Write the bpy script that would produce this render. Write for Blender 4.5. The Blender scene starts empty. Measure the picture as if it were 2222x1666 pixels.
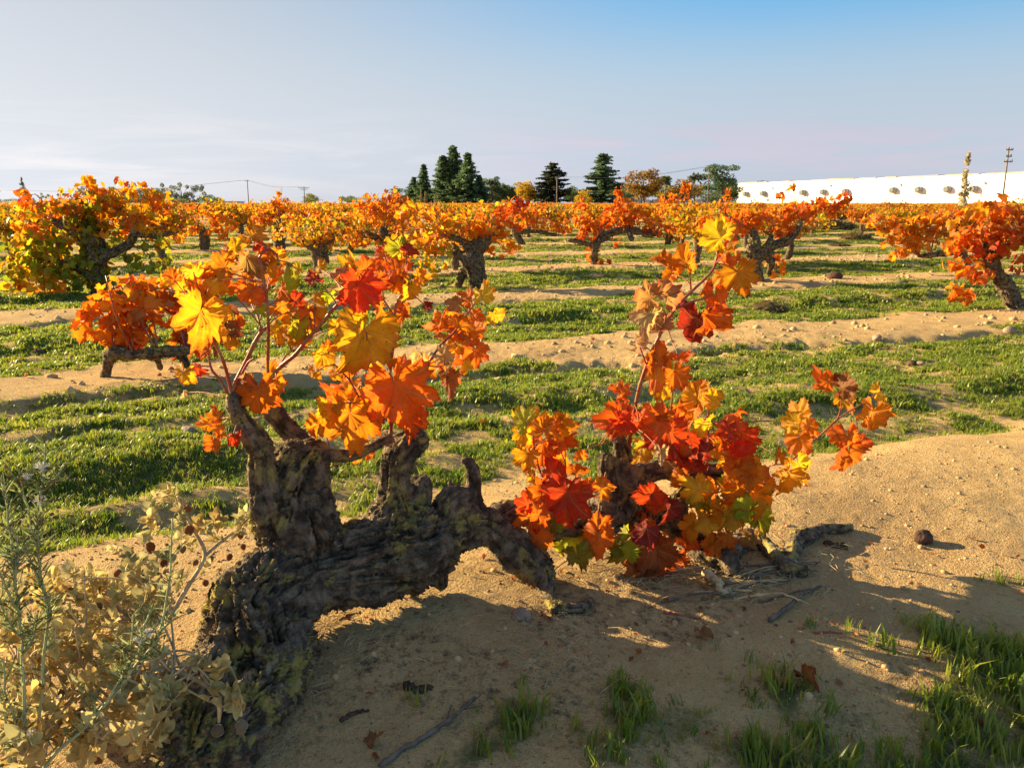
import bpy, math, random
import numpy as np
from mathutils import Vector, Matrix, Euler

SC = bpy.context.scene
COL = SC.collection
R = math.radians
random.seed(7)
RNG = np.random.default_rng(7)

# ------------------------------------------------------------------ camera, sky, sun, exposure
CAM_Z, PITCH, FPX, CX, CY = 1.06, R(11.95), 1849.0, 1111.0, 833.0
cam = bpy.data.cameras.new('camera')
cam.sensor_width = 36.0
cam.lens = 36.0 * FPX / 2222.0
cam.clip_start = 0.05
cam.clip_end = 20000
camo = bpy.data.objects.new('camera', cam)
COL.objects.link(camo)
camo.location = (0, 0, CAM_Z)
camo.rotation_euler = (R(90) - PITCH, 0, 0)
SC.camera = camo

SUN_EL = R(18.5)
SUN_AZ = R(157)                       # angle of the direction TO the sun, counter-clockwise from +X
SUN_DIR = Vector((math.cos(SUN_EL) * math.cos(SUN_AZ), math.cos(SUN_EL) * math.sin(SUN_AZ), math.sin(SUN_EL)))

world = bpy.data.worlds.new('World')
SC.world = world
world.use_nodes = True
wt = world.node_tree
wt.nodes.clear()
def wn(t, **k):
    n = wt.nodes.new(t)
    for a, b in k.items():
        setattr(n, a, b)
    return n
def wmath(op, a, b=None, c=None, clamp=False):
    n = wn('ShaderNodeMath', operation=op, use_clamp=clamp)
    for i, v in enumerate((a, b, c)):
        if v is None: continue
        if isinstance(v, (int, float)): n.inputs[i].default_value = v
        else: wt.links.new(v, n.inputs[i])
    return n.outputs[0]
sky = wn('ShaderNodeTexSky', sky_type='NISHITA')
sky.sun_disc = False
sky.sun_elevation = SUN_EL
sky.sun_rotation = math.atan2(SUN_DIR.x, SUN_DIR.y)
sky.altitude = 0
sky.air_density = 1.15
sky.dust_density = 0.45
sky.ozone_density = 2.2
geo = wn('ShaderNodeTexCoord')
sep = wn('ShaderNodeSeparateXYZ')
wt.links.new(geo.outputs['Generated'], sep.inputs[0])
az = wmath('ARCTAN2', sep.outputs[0], sep.outputs[1])
el = wmath('ARCSINE', sep.outputs[2])
cmb = wn('ShaderNodeCombineXYZ')
wt.links.new(wmath('MULTIPLY', az, 5.0), cmb.inputs[0])
wt.links.new(wmath('MULTIPLY', el, 42.0), cmb.inputs[1])
nz = wn('ShaderNodeTexNoise')
nz.inputs['Scale'].default_value = 1.0
nz.inputs['Detail'].default_value = 6
nz.inputs['Roughness'].default_value = 0.62
nz.inputs['Distortion'].default_value = 0.5
wt.links.new(cmb.outputs[0], nz.inputs['Vector'])
def smooth(v, a, b):
    n = wn('ShaderNodeMapRange', interpolation_type='SMOOTHSTEP')
    wt.links.new(v, n.inputs[0])
    n.inputs[1].default_value, n.inputs[2].default_value = a, b
    return n.outputs[0]
# thin bands of cloud low over the horizon, all the way round
band = wmath('MULTIPLY', smooth(el, 0.13, 0.03), smooth(nz.outputs[0], 0.40, 0.70))
# a longer, denser streak a few degrees up, seen above the conifers
bank = wmath('MULTIPLY', wmath('MULTIPLY', smooth(el, 0.022, 0.045), smooth(el, 0.098, 0.065)), smooth(nz.outputs[0], 0.44, 0.53))
bank = wmath('MULTIPLY', bank, wmath('MULTIPLY', smooth(az, -0.12, 0.1), smooth(az, 0.62, 0.36)))
lum = wn('ShaderNodeRGBToBW')
wt.links.new(sky.outputs[0], lum.inputs[0])
def wmix(f, A, B, blend='MIX'):
    n = wn('ShaderNodeMix', data_type='RGBA', blend_type=blend)
    for sock, v in ((n.inputs['Factor'], f), (n.inputs['A'], A), (n.inputs['B'], B)):
        if isinstance(v, (int, float)): sock.default_value = v
        elif isinstance(v, tuple): sock.default_value = (*v, 1)
        else: wt.links.new(v, sock)
    return n.outputs['Result']
hsv = wn('ShaderNodeHueSaturation')
wt.links.new(wmath('ADD', wmath('ADD', 1.0, wmath('MULTIPLY', smooth(el, 0.62, 0.24), 0.52)), wmath('MULTIPLY', smooth(el, 0.22, 0.02), -1.15)), hsv.inputs['Saturation'])
wt.links.new(sky.outputs[0], hsv.inputs['Color'])
# hazy air: the sky pales towards the horizon, all the way round, and in the glow about the sun
sdot = wn('ShaderNodeVectorMath', operation='DOT_PRODUCT')
wt.links.new(geo.outputs['Generated'], sdot.inputs[0])
sdot.inputs[1].default_value = tuple(SUN_DIR)
glow = smooth(sdot.outputs['Value'], 0.15, 0.80)
c0 = wmix(wmath('MULTIPLY', smooth(el, 0.27, 0.03), 0.72), hsv.outputs[0], wmix(1.0, lum.outputs[0], (0.66, 0.80, 0.95), 'MULTIPLY'))
c1 = wmix(wmath('MULTIPLY', glow, 0.92), c0, wmix(1.0, lum.outputs[0], (0.825, 0.88, 0.875), 'MULTIPLY'))
# clouds: a little lavender, hardly brighter than the air behind them
c2 = wmix(wmath('MULTIPLY', bank, 0.85), c1, wmix(1.0, lum.outputs[0], (0.84, 0.84, 0.93), 'MULTIPLY'))
c3 = wmix(wmath('MULTIPLY', band, wmath('ADD', 0.14, wmath('MULTIPLY', glow, 0.5))), c2, wmix(1.0, lum.outputs[0], (1.08, 1.06, 0.98), 'MULTIPLY'))
# film-like shoulder on the brightest part of the sky
sh = wmath('DIVIDE', 1.72, wmath('ADD', 1.0, wmath('DIVIDE', lum.outputs[0], 4.5)))
c4_ = wmix(1.0, wmix(smooth(el, 0.62, 0.24), c3, wmix(1.0, c3, (0.97, 0.945, 1.02), 'MULTIPLY')), sh, 'MULTIPLY')
bg = wn('ShaderNodeBackground')
bg.inputs['Strength'].default_value = 0.065
wt.links.new(c4_, bg.inputs['Color'])
wo = wn('ShaderNodeOutputWorld')
wt.links.new(bg.outputs[0], wo.inputs[0])

sun = bpy.data.lights.new('sun', 'SUN')
sun.energy = 5.0
sun.angle = R(0.6)
sun.color = (1.0, 0.77, 0.44)
suno = bpy.data.objects.new('sun', sun)
COL.objects.link(suno)
suno.location = SUN_DIR * 50
suno.rotation_euler = (-SUN_DIR).to_track_quat('-Z', 'Y').to_euler()

SC.view_settings.view_transform = 'Standard'
SC.view_settings.look = 'None'
SC.view_settings.gamma = 1
SC.view_settings.use_curve_mapping = False
SC.view_settings.exposure = 1.6
SC.render.engine = 'CYCLES'
SC.cycles.use_denoising = True
SC.cycles.max_bounces = 8
SC.cycles.transparent_max_bounces = 8

# ------------------------------------------------------------------ helpers
def sstep(x, a, b):
    t = np.clip((x - a) / (b - a), 0, 1)
    return t * t * (3 - 2 * t)
def vnoise(p, seed=0):
    p = np.asarray(p, float)
    i = np.floor(p).astype(np.int64)
    f = p - i
    u = f * f * f * (f * (f * 6 - 15) + 10)
    D = p.shape[1]
    K = (374761393, 668265263, 1440662683)
    out = 0
    for c in range(2 ** D):
        n = np.full(len(p), seed * 974634777, np.int64)
        w = np.ones(len(p))
        for d in range(D):
            b = (c >> d) & 1
            n = n + (i[:, d] + b) * K[d]
            w = w * (u[:, d] if b else 1 - u[:, d])
        n &= 0xffffffff
        n = ((n ^ (n >> 13)) * 1274126177) & 0xffffffff
        n ^= n >> 16
        out = out + w * ((n & 0xffff) / 32767.5 - 1)
    return out
def fbm(p, octv=4, seed=0, gain=0.5):
    p = np.asarray(p, float)
    a, s, t = 1.0, 0, 0
    for k in range(octv):
        s = s + a * vnoise(p * 2.03 ** k + 17.3 * k, seed + k)
        t += a
        a *= gain
    return s / t

def mesh_np(name, v, tri, mats=(), smooth=True, uv=None, col=None, mi=None, fattr=None):
    v = np.asarray(v, np.float32).reshape(-1, 3)
    f = np.asarray(tri, np.int32)
    k = f.shape[1]
    me = bpy.data.meshes.new(name)
    me.vertices.add(len(v)); me.vertices.foreach_set('co', v.ravel())
    me.loops.add(f.size); me.loops.foreach_set('vertex_index', f.ravel())
    me.polygons.add(len(f))
    me.polygons.foreach_set('loop_start', np.arange(0, f.size, k, dtype=np.int32))
    me.polygons.foreach_set('use_smooth', np.full(len(f), smooth))
    if mi is not None: me.polygons.foreach_set('material_index', np.asarray(mi, np.int32))
    if uv is not None:
        l = me.uv_layers.new(name='UVMap')
        l.data.foreach_set('uv', np.asarray(uv, np.float32)[f.ravel()].ravel())
    if col is not None:
        a = me.attributes.new('leafcol', 'FLOAT_COLOR', 'POINT')
        c = np.ones((len(v), 4), np.float32); c[:, :3] = col
        a.data.foreach_set('color', c.ravel())
    for n, d in (fattr or {}).items():
        a = me.attributes.new(n, 'FLOAT', 'POINT')
        a.data.foreach_set('value', np.asarray(d, np.float32))
    for m in (mats if isinstance(mats, (list, tuple)) else [mats]): me.materials.append(m)
    me.update(calc_edges=True)
    return me
def link(name, me, parent=None, loc=None):
    o = bpy.data.objects.new(name, me)
    COL.objects.link(o)
    if parent is not None: o.parent = parent
    if loc is not None: o.location = loc
    return o
def tag(o, label=None, cat=None, group=None, kind=None):
    for k, v in (('label', label), ('category', cat), ('group', group), ('kind', kind)):
        if v: o[k] = v
    return o
def empty(name, loc):
    o = bpy.data.objects.new(name, None)
    COL.objects.link(o)
    o.location = loc
    o.empty_display_size = 0.05
    return o
def part(name, v, tri, mat, root, **k):
    """a child mesh given in world coordinates"""
    v = np.asarray(v, float).reshape(-1, 3) - np.array(root.location)
    return link(name, mesh_np(name, v, tri, mat, **k), root)

def catmull(P, n):
    P = np.asarray(P, float)
    if len(P) < 3:
        t = np.linspace(0, 1, n + 1)[:, None]
        return P[0] * (1 - t) + P[-1] * t
    Q = np.vstack([2 * P[0] - P[1], P, 2 * P[-1] - P[-2]])
    out = []
    for i in range(len(P) - 1):
        a, b, c, d = Q[i:i + 4]
        for t in np.linspace(0, 1, n, endpoint=False):
            out.append(.5 * (2 * b + (c - a) * t + (2 * a - 5 * b + 4 * c - d) * t * t + (3 * b - a - 3 * c + d) * t ** 3))
    out.append(P[-1])
    return np.array(out)
def tube(P, r, sides=6, cap=True):
    P = np.asarray(P, float)
    n = len(P)
    r = np.broadcast_to(np.asarray(r, float), (n,))
    T = np.gradient(P, axis=0)
    T /= np.linalg.norm(T, axis=1)[:, None] + 1e-12
    ref = np.array((0.31, 0.22, 0.92)) if abs(T[0] @ np.array((0.31, 0.22, 0.92))) < .9 else np.array((1., 0, 0))
    V = []
    for i in range(n):
        a = np.cross(T[i], ref); a /= np.linalg.norm(a) + 1e-12
        b = np.cross(T[i], a)
        ref = np.cross(a, T[i])
        th = np.arange(sides) * 2 * math.pi / sides
        V.append(P[i] + r[i] * (np.cos(th)[:, None] * a + np.sin(th)[:, None] * b))
    V = np.vstack(V)
    F = []
    for i in range(n - 1):
        for j in range(sides):
            a, b = i * sides + j, i * sides + (j + 1) % sides
            F += [(a, b, b + sides), (a, b + sides, a + sides)]
    if cap:
        V = np.vstack([V, P[:1], P[-1:]])
        for j in range(sides):
            F.append((n * sides, (j + 1) % sides, j))
            F.append((n * sides + 1, (n - 1) * sides + j, (n - 1) * sides + (j + 1) % sides))
    return V, np.array(F, np.int32)
class Bag:
    def __init__(s): s.v, s.f, s.c, s.n, s.m = [], [], [], 0, []
    def add(s, v, f, col=None, mi=0):
        v = np.asarray(v, float); f = np.asarray(f, np.int32)
        s.v.append(v); s.f.append(f + s.n); s.n += len(v)
        s.c.append(np.broadcast_to(np.array(col if col is not None else (1, 1, 1), float), (len(v), 3)))
        s.m.append(np.full(len(f), mi))
    def get(s): return np.vstack(s.v), np.vstack(s.f)
    def col(s): return np.vstack(s.c)
    def mi(s): return np.concatenate(s.m)
def boxvf(c, d, rz=0.0, taper=1.0):
    x, y, z = np.array(d) / 2
    v = np.array([(sx * x * (taper if sz > 0 else 1), sy * y * (taper if sz > 0 else 1), sz * z) for sz in (-1, 1) for sy in (-1, 1) for sx in (-1, 1)])
    cr, sr = math.cos(rz), math.sin(rz)
    v = np.c_[v[:, 0] * cr - v[:, 1] * sr, v[:, 0] * sr + v[:, 1] * cr, v[:, 2]] + np.array(c)
    q = [(0, 2, 3, 1), (4, 5, 7, 6), (0, 1, 5, 4), (2, 6, 7, 3), (0, 4, 6, 2), (1, 3, 7, 5)]
    return v, np.array([t for a in q for t in ((a[0], a[1], a[2]), (a[0], a[2], a[3]))])

# ------------------------------------------------------------------ photograph pixel -> place
SP, CP = math.sin(PITCH), math.cos(PITCH)
S22, C22 = math.sin(R(22)), math.cos(R(22))
def ray(px, py):
    a, b = (px - CX) / FPX, -(py - CY) / FPX
    return np.array((a, CP + b * SP, -SP + b * CP))
def at_y(px, py, Y):
    d = ray(px, py); return np.array((0, 0, CAM_Z)) + d * (Y / d[1])
def at_v(px, py, v):
    d = ray(px, py); return np.array((0, 0, CAM_Z)) + d * (v / (-S22 * d[0] + C22 * d[1]))
def mpp(P):                                    # metres per photograph pixel at a place
    return (P[1] * CP - (P[2] - CAM_Z) * SP) / FPX

# ------------------------------------------------------------------ the lie of the land
ROW0, ROWD = 1.87, 3.76
def uv_rows(X, Y):
    return C22 * X + S22 * Y, -S22 * X + C22 * Y
def row_off(X, Y):
    u, v = uv_rows(X, Y)
    v = v + 0.13 * vnoise(np.c_[u * 0.45, v * 0.25], 5) + 0.05 * vnoise(np.c_[u * 1.9, v * 0.6], 6)
    k = np.round((v - ROW0) / ROWD)
    return u, v, v - ROW0 - k * ROWD, k
def H(X, Y):
    X = np.atleast_1d(np.asarray(X, float)); Y = np.atleast_1d(np.asarray(Y, float))
    u, v, dv, k = row_off(X, Y)
    near = sstep(Y, 60, 25)
    p2 = np.c_[X, Y]
    edge = .12 * vnoise(np.c_[u * 2.6, v * 1.5], 7) + .07 * vnoise(np.c_[u * 7, v * 4], 8)
    dv = dv + np.where(k >= 1, edge, 0)
    berm = np.where(k <= 0, .095, .022) * np.exp(-np.abs(dv / np.where(k <= 0, .85, .58)) ** 4)
    cut = np.where(k >= 1, 0.080, 0.0) * np.exp(-((dv + 0.64) / 0.085) ** 2) * (0.75 + 0.45 * vnoise(np.c_[u * .8, v * 0], 9))
    cut2 = 0.06 * np.exp(-((dv - 1.15) / 0.22) ** 2) * (0.7 + 0.6 * vnoise(np.c_[u * .9, v * 0], 10))
    bed = sstep(np.abs(dv), 1.0, 1.4)
    tracks = 0.042 * bed * np.cos(2 * math.pi * dv / 0.60 + 1.2 * vnoise(np.c_[u * .7, v * .5], 11))
    tracks = tracks * (0.55 + 0.8 * vnoise(np.c_[u * .9, v * 1.2], 12))
    lump = 0.030 * fbm(p2 * 1.7, 3, 20) + 0.011 * fbm(p2 * 7, 2, 24) * np.where(k <= 0, .25 + bed, .5 + bed)
    rough = 0.65 + 1.0 * np.exp(-((dv + .75) / .3) ** 2) + 0.5 * bed
    lump = lump + 0.008 * rough * np.maximum(0, vnoise(p2 * 17, 30) - 0.1) * np.where(k <= 0, .04 + .4 * bed, 1.3) + 0.005 * rough * vnoise(p2 * 34, 31) * np.where(k <= 0, .3, 1)
    lump = lump + (.0012 * np.maximum(0, vnoise(p2 * 41, 33)) + .0022 * vnoise(p2 * 62, 34)) * sstep(Y, 9, 4)
    h = berm - cut - cut2 + tracks + lump
    # the drift of sand past the far end of the old vine
    h = h + 0.055 * np.exp(-(((u - 2.35) / 0.95) ** 2 + ((v - 2.25) / 0.50) ** 2))
    h = h + 0.065 * np.exp(-(((u - .30) / 0.72) ** 2 + ((v - 1.95) / 0.30) ** 2))
    # a soft swale in front of the old vine
    h = h - 0.05 * np.exp(-(((u - 1.2) / 0.8) ** 2 + ((v - 0.95) / 0.3) ** 2))
    return h * (0.25 + 0.75 * near)
def H1(x, y): return float(H([x], [y])[0])
def hit(px, py):
    d = ray(px, py)
    t0 = 0.4
    ts = np.concatenate([np.linspace(.8, 6, 700), np.geomspace(6.02, 150, 900)])
    Q = np.array((0, 0, CAM_Z)) + ts[:, None] * d
    below = Q[:, 2] < H(Q[:, 0], Q[:, 1])
    i = int(np.argmax(below)) if below.any() else len(ts) - 1
    a, b = ts[max(i - 1, 0)], ts[i]
    for _ in range(18):
        m = (a + b) / 2
        q = np.array((0, 0, CAM_Z)) + m * d
        if q[2] < H1(q[0], q[1]): b = m
        else: a = m
    return np.array((0, 0, CAM_Z)) + b * d
def at_vg(px, py, v, lift=0.004):              # on the upright plane v, or on the ground where that comes first
    P = at_v(px, py, v)
    if P[2] < H1(P[0], P[1]) + lift:
        P = hit(px, py); P[2] += lift
    return P

# patches of grass along the near verge: where each lies on the ground, how far it spreads, how thick it is
VERGE = []
for px, py, rx, ry, st in ((1150, 1610, .07, .07, .55), (1060, 1660, .08, .05, .5), (1400, 1545, .10, .05, .45), (1460, 1620, .11, .08, .95), (1600, 1650, .12, .07, 1.), (1330, 1665, .08, .04, .8), (1690, 1530, .13, .06, .75), (1560, 1480, .08, .03, .3), (1830, 1590, .10, .07, .7), (1890, 1660, .12, .06, .9),
                           (2060, 1420, .12, .06, .8), (2190, 1440, .13, .07, .9), (2180, 1570, .15, .10, 1.), (2080, 1650, .14, .07, 1.), (1880, 1440, .08, .035, .45), (1780, 1400, .06, .03, .3), (2170, 1300, .14, .05, .45), (930, 1590, .05, .04, .22), (1560, 1560, .07, .05, .6), (2240, 1500, .15, .15, 1.)):
    d_ = ray(px, py); t_ = (CAM_Z - .04) / -d_[2]
    VERGE.append((d_[0] * t_, d_[1] * t_, rx, ry, st))
def turf(X, Y):
    """how densely grass covers the soil, 0..1"""
    u, v, dv, k = row_off(X, Y)
    p2 = np.c_[X, Y]
    n = fbm(p2 * 1.6, 3, 40); n2 = fbm(p2 * 5.5, 2, 44)
    a = np.abs(dv)
    near0 = (k <= 0)
    g = sstep(a + 0.32 * n + .10 * n2, np.where(near0, .86, .40), np.where(near0, 1.16, .70))
    g = g * np.where((dv < 0) & (k >= 1), 1 - .8 * np.exp(-((dv + 0.66) / 0.11) ** 2), 1)
    bare = np.maximum(np.exp(-((a - 1.36 + .06 * n2) / 0.085) ** 2), .8 * np.exp(-((a - 1.02 + .06 * n) / 0.06) ** 2)) * sstep(n + .5 * n2, -.28, .2)
    g = g * (1 - 0.55 * bare)
    g = g * (0.40 + 0.60 * sstep(n2 + 0.7 * n, -0.40, 0.12))
    # the near verge: thin tufts that thicken away from the old trunk
    n3 = vnoise(p2 * 9 + 9, 48)
    w = np.zeros_like(dv)
    for x0, y0, rx, ry, st in VERGE:
        w = np.maximum(w, st * np.exp(-((X - x0 + .05 * n2) / rx) ** 2 - ((Y - y0 + .04 * n3) / ry) ** 2))
    w = np.maximum(1.5 * w * (.45 + .75 * sstep(n3 + .4 * n2, -.35, .3)), .035 * sstep(-dv, .3, .6) * sstep(u, -.2, .3) * sstep(n3, .1, .6))
    g = np.where((k <= 0) & (dv < 0), w, g)
    return np.clip(g, 0, 1)

# ------------------------------------------------------------------ materials
def new_mat(name):
    m = bpy.data.materials.new(name)
    m.use_nodes = True
    m.node_tree.nodes.clear()
    return m
class NT:
    """a small wrapper for writing node graphs"""
    def __init__(s, m): s.t = m.node_tree; s.m = m
    def n(s, typ, **k):
        x = s.t.nodes.new(typ)
        for a, b in k.items(): setattr(x, a, b)
        return x
    def set(s, sock, v):
        if v is None: return
        if hasattr(v, 'is_output'): s.t.links.new(v, sock)
        elif isinstance(v, tuple) and len(v) == 3 and sock.type == 'RGBA': sock.default_value = (*v, 1)
        else: sock.default_value = v
    def math(s, op, a, b=None, c=None, clamp=False):
        x = s.n('ShaderNodeMath', operation=op, use_clamp=clamp)
        for i, v in enumerate((a, b, c)): s.set(x.inputs[i], v)
        return x.outputs[0]
    def vmath(s, op, a, b=None):
        x = s.n('ShaderNodeVectorMath', operation=op)
        s.set(x.inputs[0], a); s.set(x.inputs[1], b)
        return x.outputs['Value'] if op in ('LENGTH', 'DOT_PRODUCT') else x.outputs[0]
    def noise(s, vec, scale, detail=3, rough=.55, dist=0):
        x = s.n('ShaderNodeTexNoise')
        s.set(x.inputs['Vector'], vec); s.set(x.inputs['Scale'], scale)
        x.inputs['Detail'].default_value = detail; x.inputs['Roughness'].default_value = rough; x.inputs['Distortion'].default_value = dist
        return x.outputs[0]
    def step(s, v, a, b, lo=0., hi=1.):
        x = s.n('ShaderNodeMapRange', interpolation_type='SMOOTHSTEP')
        s.set(x.inputs[0], v)
        for i, q in enumerate((a, b, lo, hi)): x.inputs[i + 1].default_value = q
        return x.outputs[0]
    def mix(s, f, a, b, blend='MIX'):
        x = s.n('ShaderNodeMix', data_type='RGBA', blend_type=blend)
        s.set(x.inputs['Factor'], f); s.set(x.inputs['A'], a); s.set(x.inputs['B'], b)
        return x.outputs['Result']
    def pos(s): return s.n('ShaderNodeNewGeometry').outputs['Position']
    def obj(s): return s.n('ShaderNodeTexCoord').outputs['Object']
    def attr(s, name, typ='GEOMETRY'):
        x = s.n('ShaderNodeAttribute', attribute_name=name, attribute_type=typ); return x
    def bump(s, h, strength, dist, nrm=None):
        x = s.n('ShaderNodeBump')
        s.set(x.inputs['Height'], h); x.inputs['Strength'].default_value = strength; x.inputs['Distance'].default_value = dist
        s.set(x.inputs['Normal'], nrm)
        return x.outputs[0]
    def pbsdf(s, col, rough=.8, spec=.3, nrm=None, metal=0.):
        x = s.n('ShaderNodeBsdfPrincipled')
        s.set(x.inputs['Base Color'], col); s.set(x.inputs['Roughness'], rough); s.set(x.inputs['Normal'], nrm)
        x.inputs['Specular IOR Level'].default_value = spec; x.inputs['Metallic'].default_value = metal
        return x.outputs[0]
    def trans(s, sh, col, f):
        t = s.n('ShaderNodeBsdfTranslucent'); s.set(t.inputs[0], col)
        m = s.n('ShaderNodeMixShader'); s.set(m.inputs[0], f)
        s.t.links.new(sh, m.inputs[1]); s.t.links.new(t.outputs[0], m.inputs[2])
        return m.outputs[0]
    def out(s, sh):
        o = s.n('ShaderNodeOutputMaterial'); s.t.links.new(sh, o.inputs[0]); return s.m

def plain(name, col, rough=.7, spec=.3, var=.25, scale=6., bump=0., dist=.01):
    t = NT(new_mat(name))
    n = t.noise(t.obj(), scale, 4)
    c = t.mix(t.step(n, .3, .7), tuple(x * (1 - var) for x in col), tuple(min(1, x * (1 + var)) for x in col))
    nr = t.bump(t.noise(t.obj(), scale * 4, 3), bump, dist) if bump else None
    return t.out(t.pbsdf(c, rough, spec, nr))

# soil: pale sand on the row mounds, darker crumbly loam with thatch under the grass
def ground_mat():
    t = NT(new_mat('sandy_soil'))
    p = t.pos()
    g = t.attr('turf').outputs['Fac']
    n1 = t.noise(p, 1.3, 5, .6); n2 = t.noise(p, 9, 5, .65); n3 = t.noise(p, 70, 4, .7); n4 = t.noise(p, 420, 2, .6)
    sand = t.mix(t.step(n2, .3, .72), (.61, .395, .160), (.73, .50, .215))
    sand = t.mix(t.step(n1, .45, .75), sand, (.50, .32, .135))
    sand = t.mix(t.step(n3, .56, .74), sand, (.33, .19, .085))
    sand = t.mix(t.step(n4, .60, .72), sand, (.66, .53, .36))
    sand = t.mix(t.math('MULTIPLY', t.step(n4, .42, .34), .7), sand, (.24, .14, .07))
    crumb = t.attr('crumb').outputs['Fac']
    sand = t.mix(t.math('MULTIPLY', crumb, t.step(t.noise(p, 38, 5, .75), .45, .70)), sand, (.14, .095, .055))
    thatch = t.mix(t.step(n3, .4, .65), (.10, .115, .032), (.20, .19, .07))
    c = t.mix(t.step(t.math('ADD', g, t.math('MULTIPLY', t.math('SUBTRACT', n3, .5), .9)), .30, .85), sand, thatch)
    n5 = t.noise(p, 150, 3, .6)
    hgt = t.math('ADD', t.math('ADD', t.math('MULTIPLY', n3, .7), t.math('MULTIPLY', n5, .7)), t.math('MULTIPLY', n4, .3))
    nb = t.bump(hgt, 1.0, .022)
    nb = t.bump(n2, .5, .02, nb)
    return t.out(t.pbsdf(c, .95, .12, nb))
# vine leaf: colour comes from the leaf, veins and blotches from its own outline
def leaf_mat(name, joined=False):
    t = NT(new_mat(name))
    if joined:
        base = t.attr('leafcol').outputs['Color']
        nn = t.noise(t.obj(), 22, 2)
        oi = t.n('ShaderNodeObjectInfo')
        base = t.mix(1., base, oi.outputs['Color'], 'MULTIPLY')
        c = t.mix(t.step(nn, .42, .7, 0, .6), base, t.mix(1., base, (.86, .62, .5), 'MULTIPLY'))
        s = t.pbsdf(c, .5, .35)
        return t.out(t.trans(s, t.mix(1., c, (1, .92, .7), 'MULTIPLY'), .55))
    oi = t.n('ShaderNodeObjectInfo')
    base = oi.outputs['Color']
    uv = t.n('ShaderNodeUVMap').outputs[0]
    sp = t.n('ShaderNodeSeparateXYZ'); t.set(sp.inputs[0], uv)
    x, y = t.math('ABSOLUTE', sp.outputs[0]), sp.outputs[1]
    vein = None; near = None
    for a in (0, 47, 100):
        dx, dy = math.sin(R(a)), math.cos(R(a))
        along = t.math('ADD', t.math('MULTIPLY', x, dx), t.math('MULTIPLY', y, dy))
        off = t.math('ABSOLUTE', t.math('SUBTRACT', t.math('MULTIPLY', x, dy), t.math('MULTIPLY', y, dx)))
        # side ribs leave the main rib at a slant
        rib = t.math('ABSOLUTE', t.math('SUBTRACT', t.math('FRACT', t.math('MULTIPLY', t.math('SUBTRACT', along, t.math('MULTIPLY', off, .8)), 9.)), .5))
        side = t.math('MULTIPLY', t.step(rib, .09, .02), t.step(off, .17, .05, 0, .5))
        m = t.math('MAXIMUM', t.step(off, .014, .004), side)
        m = t.math('MULTIPLY', m, t.step(along, -.005, .02))
        vein = m if vein is None else t.math('MAXIMUM', vein, m)
        w = t.math('MULTIPLY', t.step(off, .11, .0), t.step(along, .0, .05))
        near = w if near is None else t.math('MAXIMUM', near, w)
    off3 = t.n('ShaderNodeCombineXYZ')
    t.set(off3.inputs[2], t.math('MULTIPLY', oi.outputs['Random'], 60))
    q = t.vmath('ADD', uv, off3.outputs[0])
    n1 = t.noise(q, 3.2, 4, .6); n2 = t.noise(q, 26, 3, .6); n3 = t.noise(q, 9, 2)
    rad = t.vmath('LENGTH', uv)
    edge = t.step(t.math('ADD', rad, t.math('MULTIPLY', t.math('SUBTRACT', n1, .5), 1.2)), .30, .68, 0, .85)
    red = t.mix(1., base, (.90, .50, .6), 'MULTIPLY')
    gold = t.mix(1., base, (1.0, 1.45, 1.3), 'MULTIPLY')
    patch = t.math('MULTIPLY', t.step(n3, .40, .62), t.step(oi.outputs['Random'], .1, .7, .25, 1.))
    c = t.mix(edge, t.mix(t.math('MAXIMUM', t.math('MULTIPLY', patch, .75), t.math('MULTIPLY', near, .6)), base, gold), red)
    c = t.mix(t.step(n2, .35, .65, .28, 0), c, t.mix(1., c, (.55, .4, .4), 'MULTIPLY'))
    c = t.mix(t.math('MULTIPLY', t.step(n2, .62, .70), t.step(n3, .45, .58)), c, (.10, .018, .008))
    c = t.mix(t.math('MULTIPLY', vein, .5), c, t.mix(.55, base, (.85, .55, .16)))
    rim = t.attr('rim').outputs['Fac']
    dry = t.math('MULTIPLY', t.step(t.math('ADD', rim, t.math('MULTIPLY', t.math('SUBTRACT', n2, .5), .5)), .90, 1.02), t.step(n3, .38, .56))
    c = t.mix(t.math('MULTIPLY', dry, .85), c, (.20, .065, .02))
    hh = t.math('ADD', t.math('MULTIPLY', vein, -1.), t.math('MULTIPLY', n2, .8))
    nb = t.bump(hh, .45, .004)
    s = t.pbsdf(c, t.step(n1, .3, .7, .42, .6), .35, nb)
    tc = t.mix(t.math('MULTIPLY', vein, .55), t.mix(1., c, (1.05, 1.0, .8), 'MULTIPLY'), t.mix(1., c, (.5, .4, .4), 'MULTIPLY'))
    return t.out(t.trans(s, tc, .62))
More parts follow.
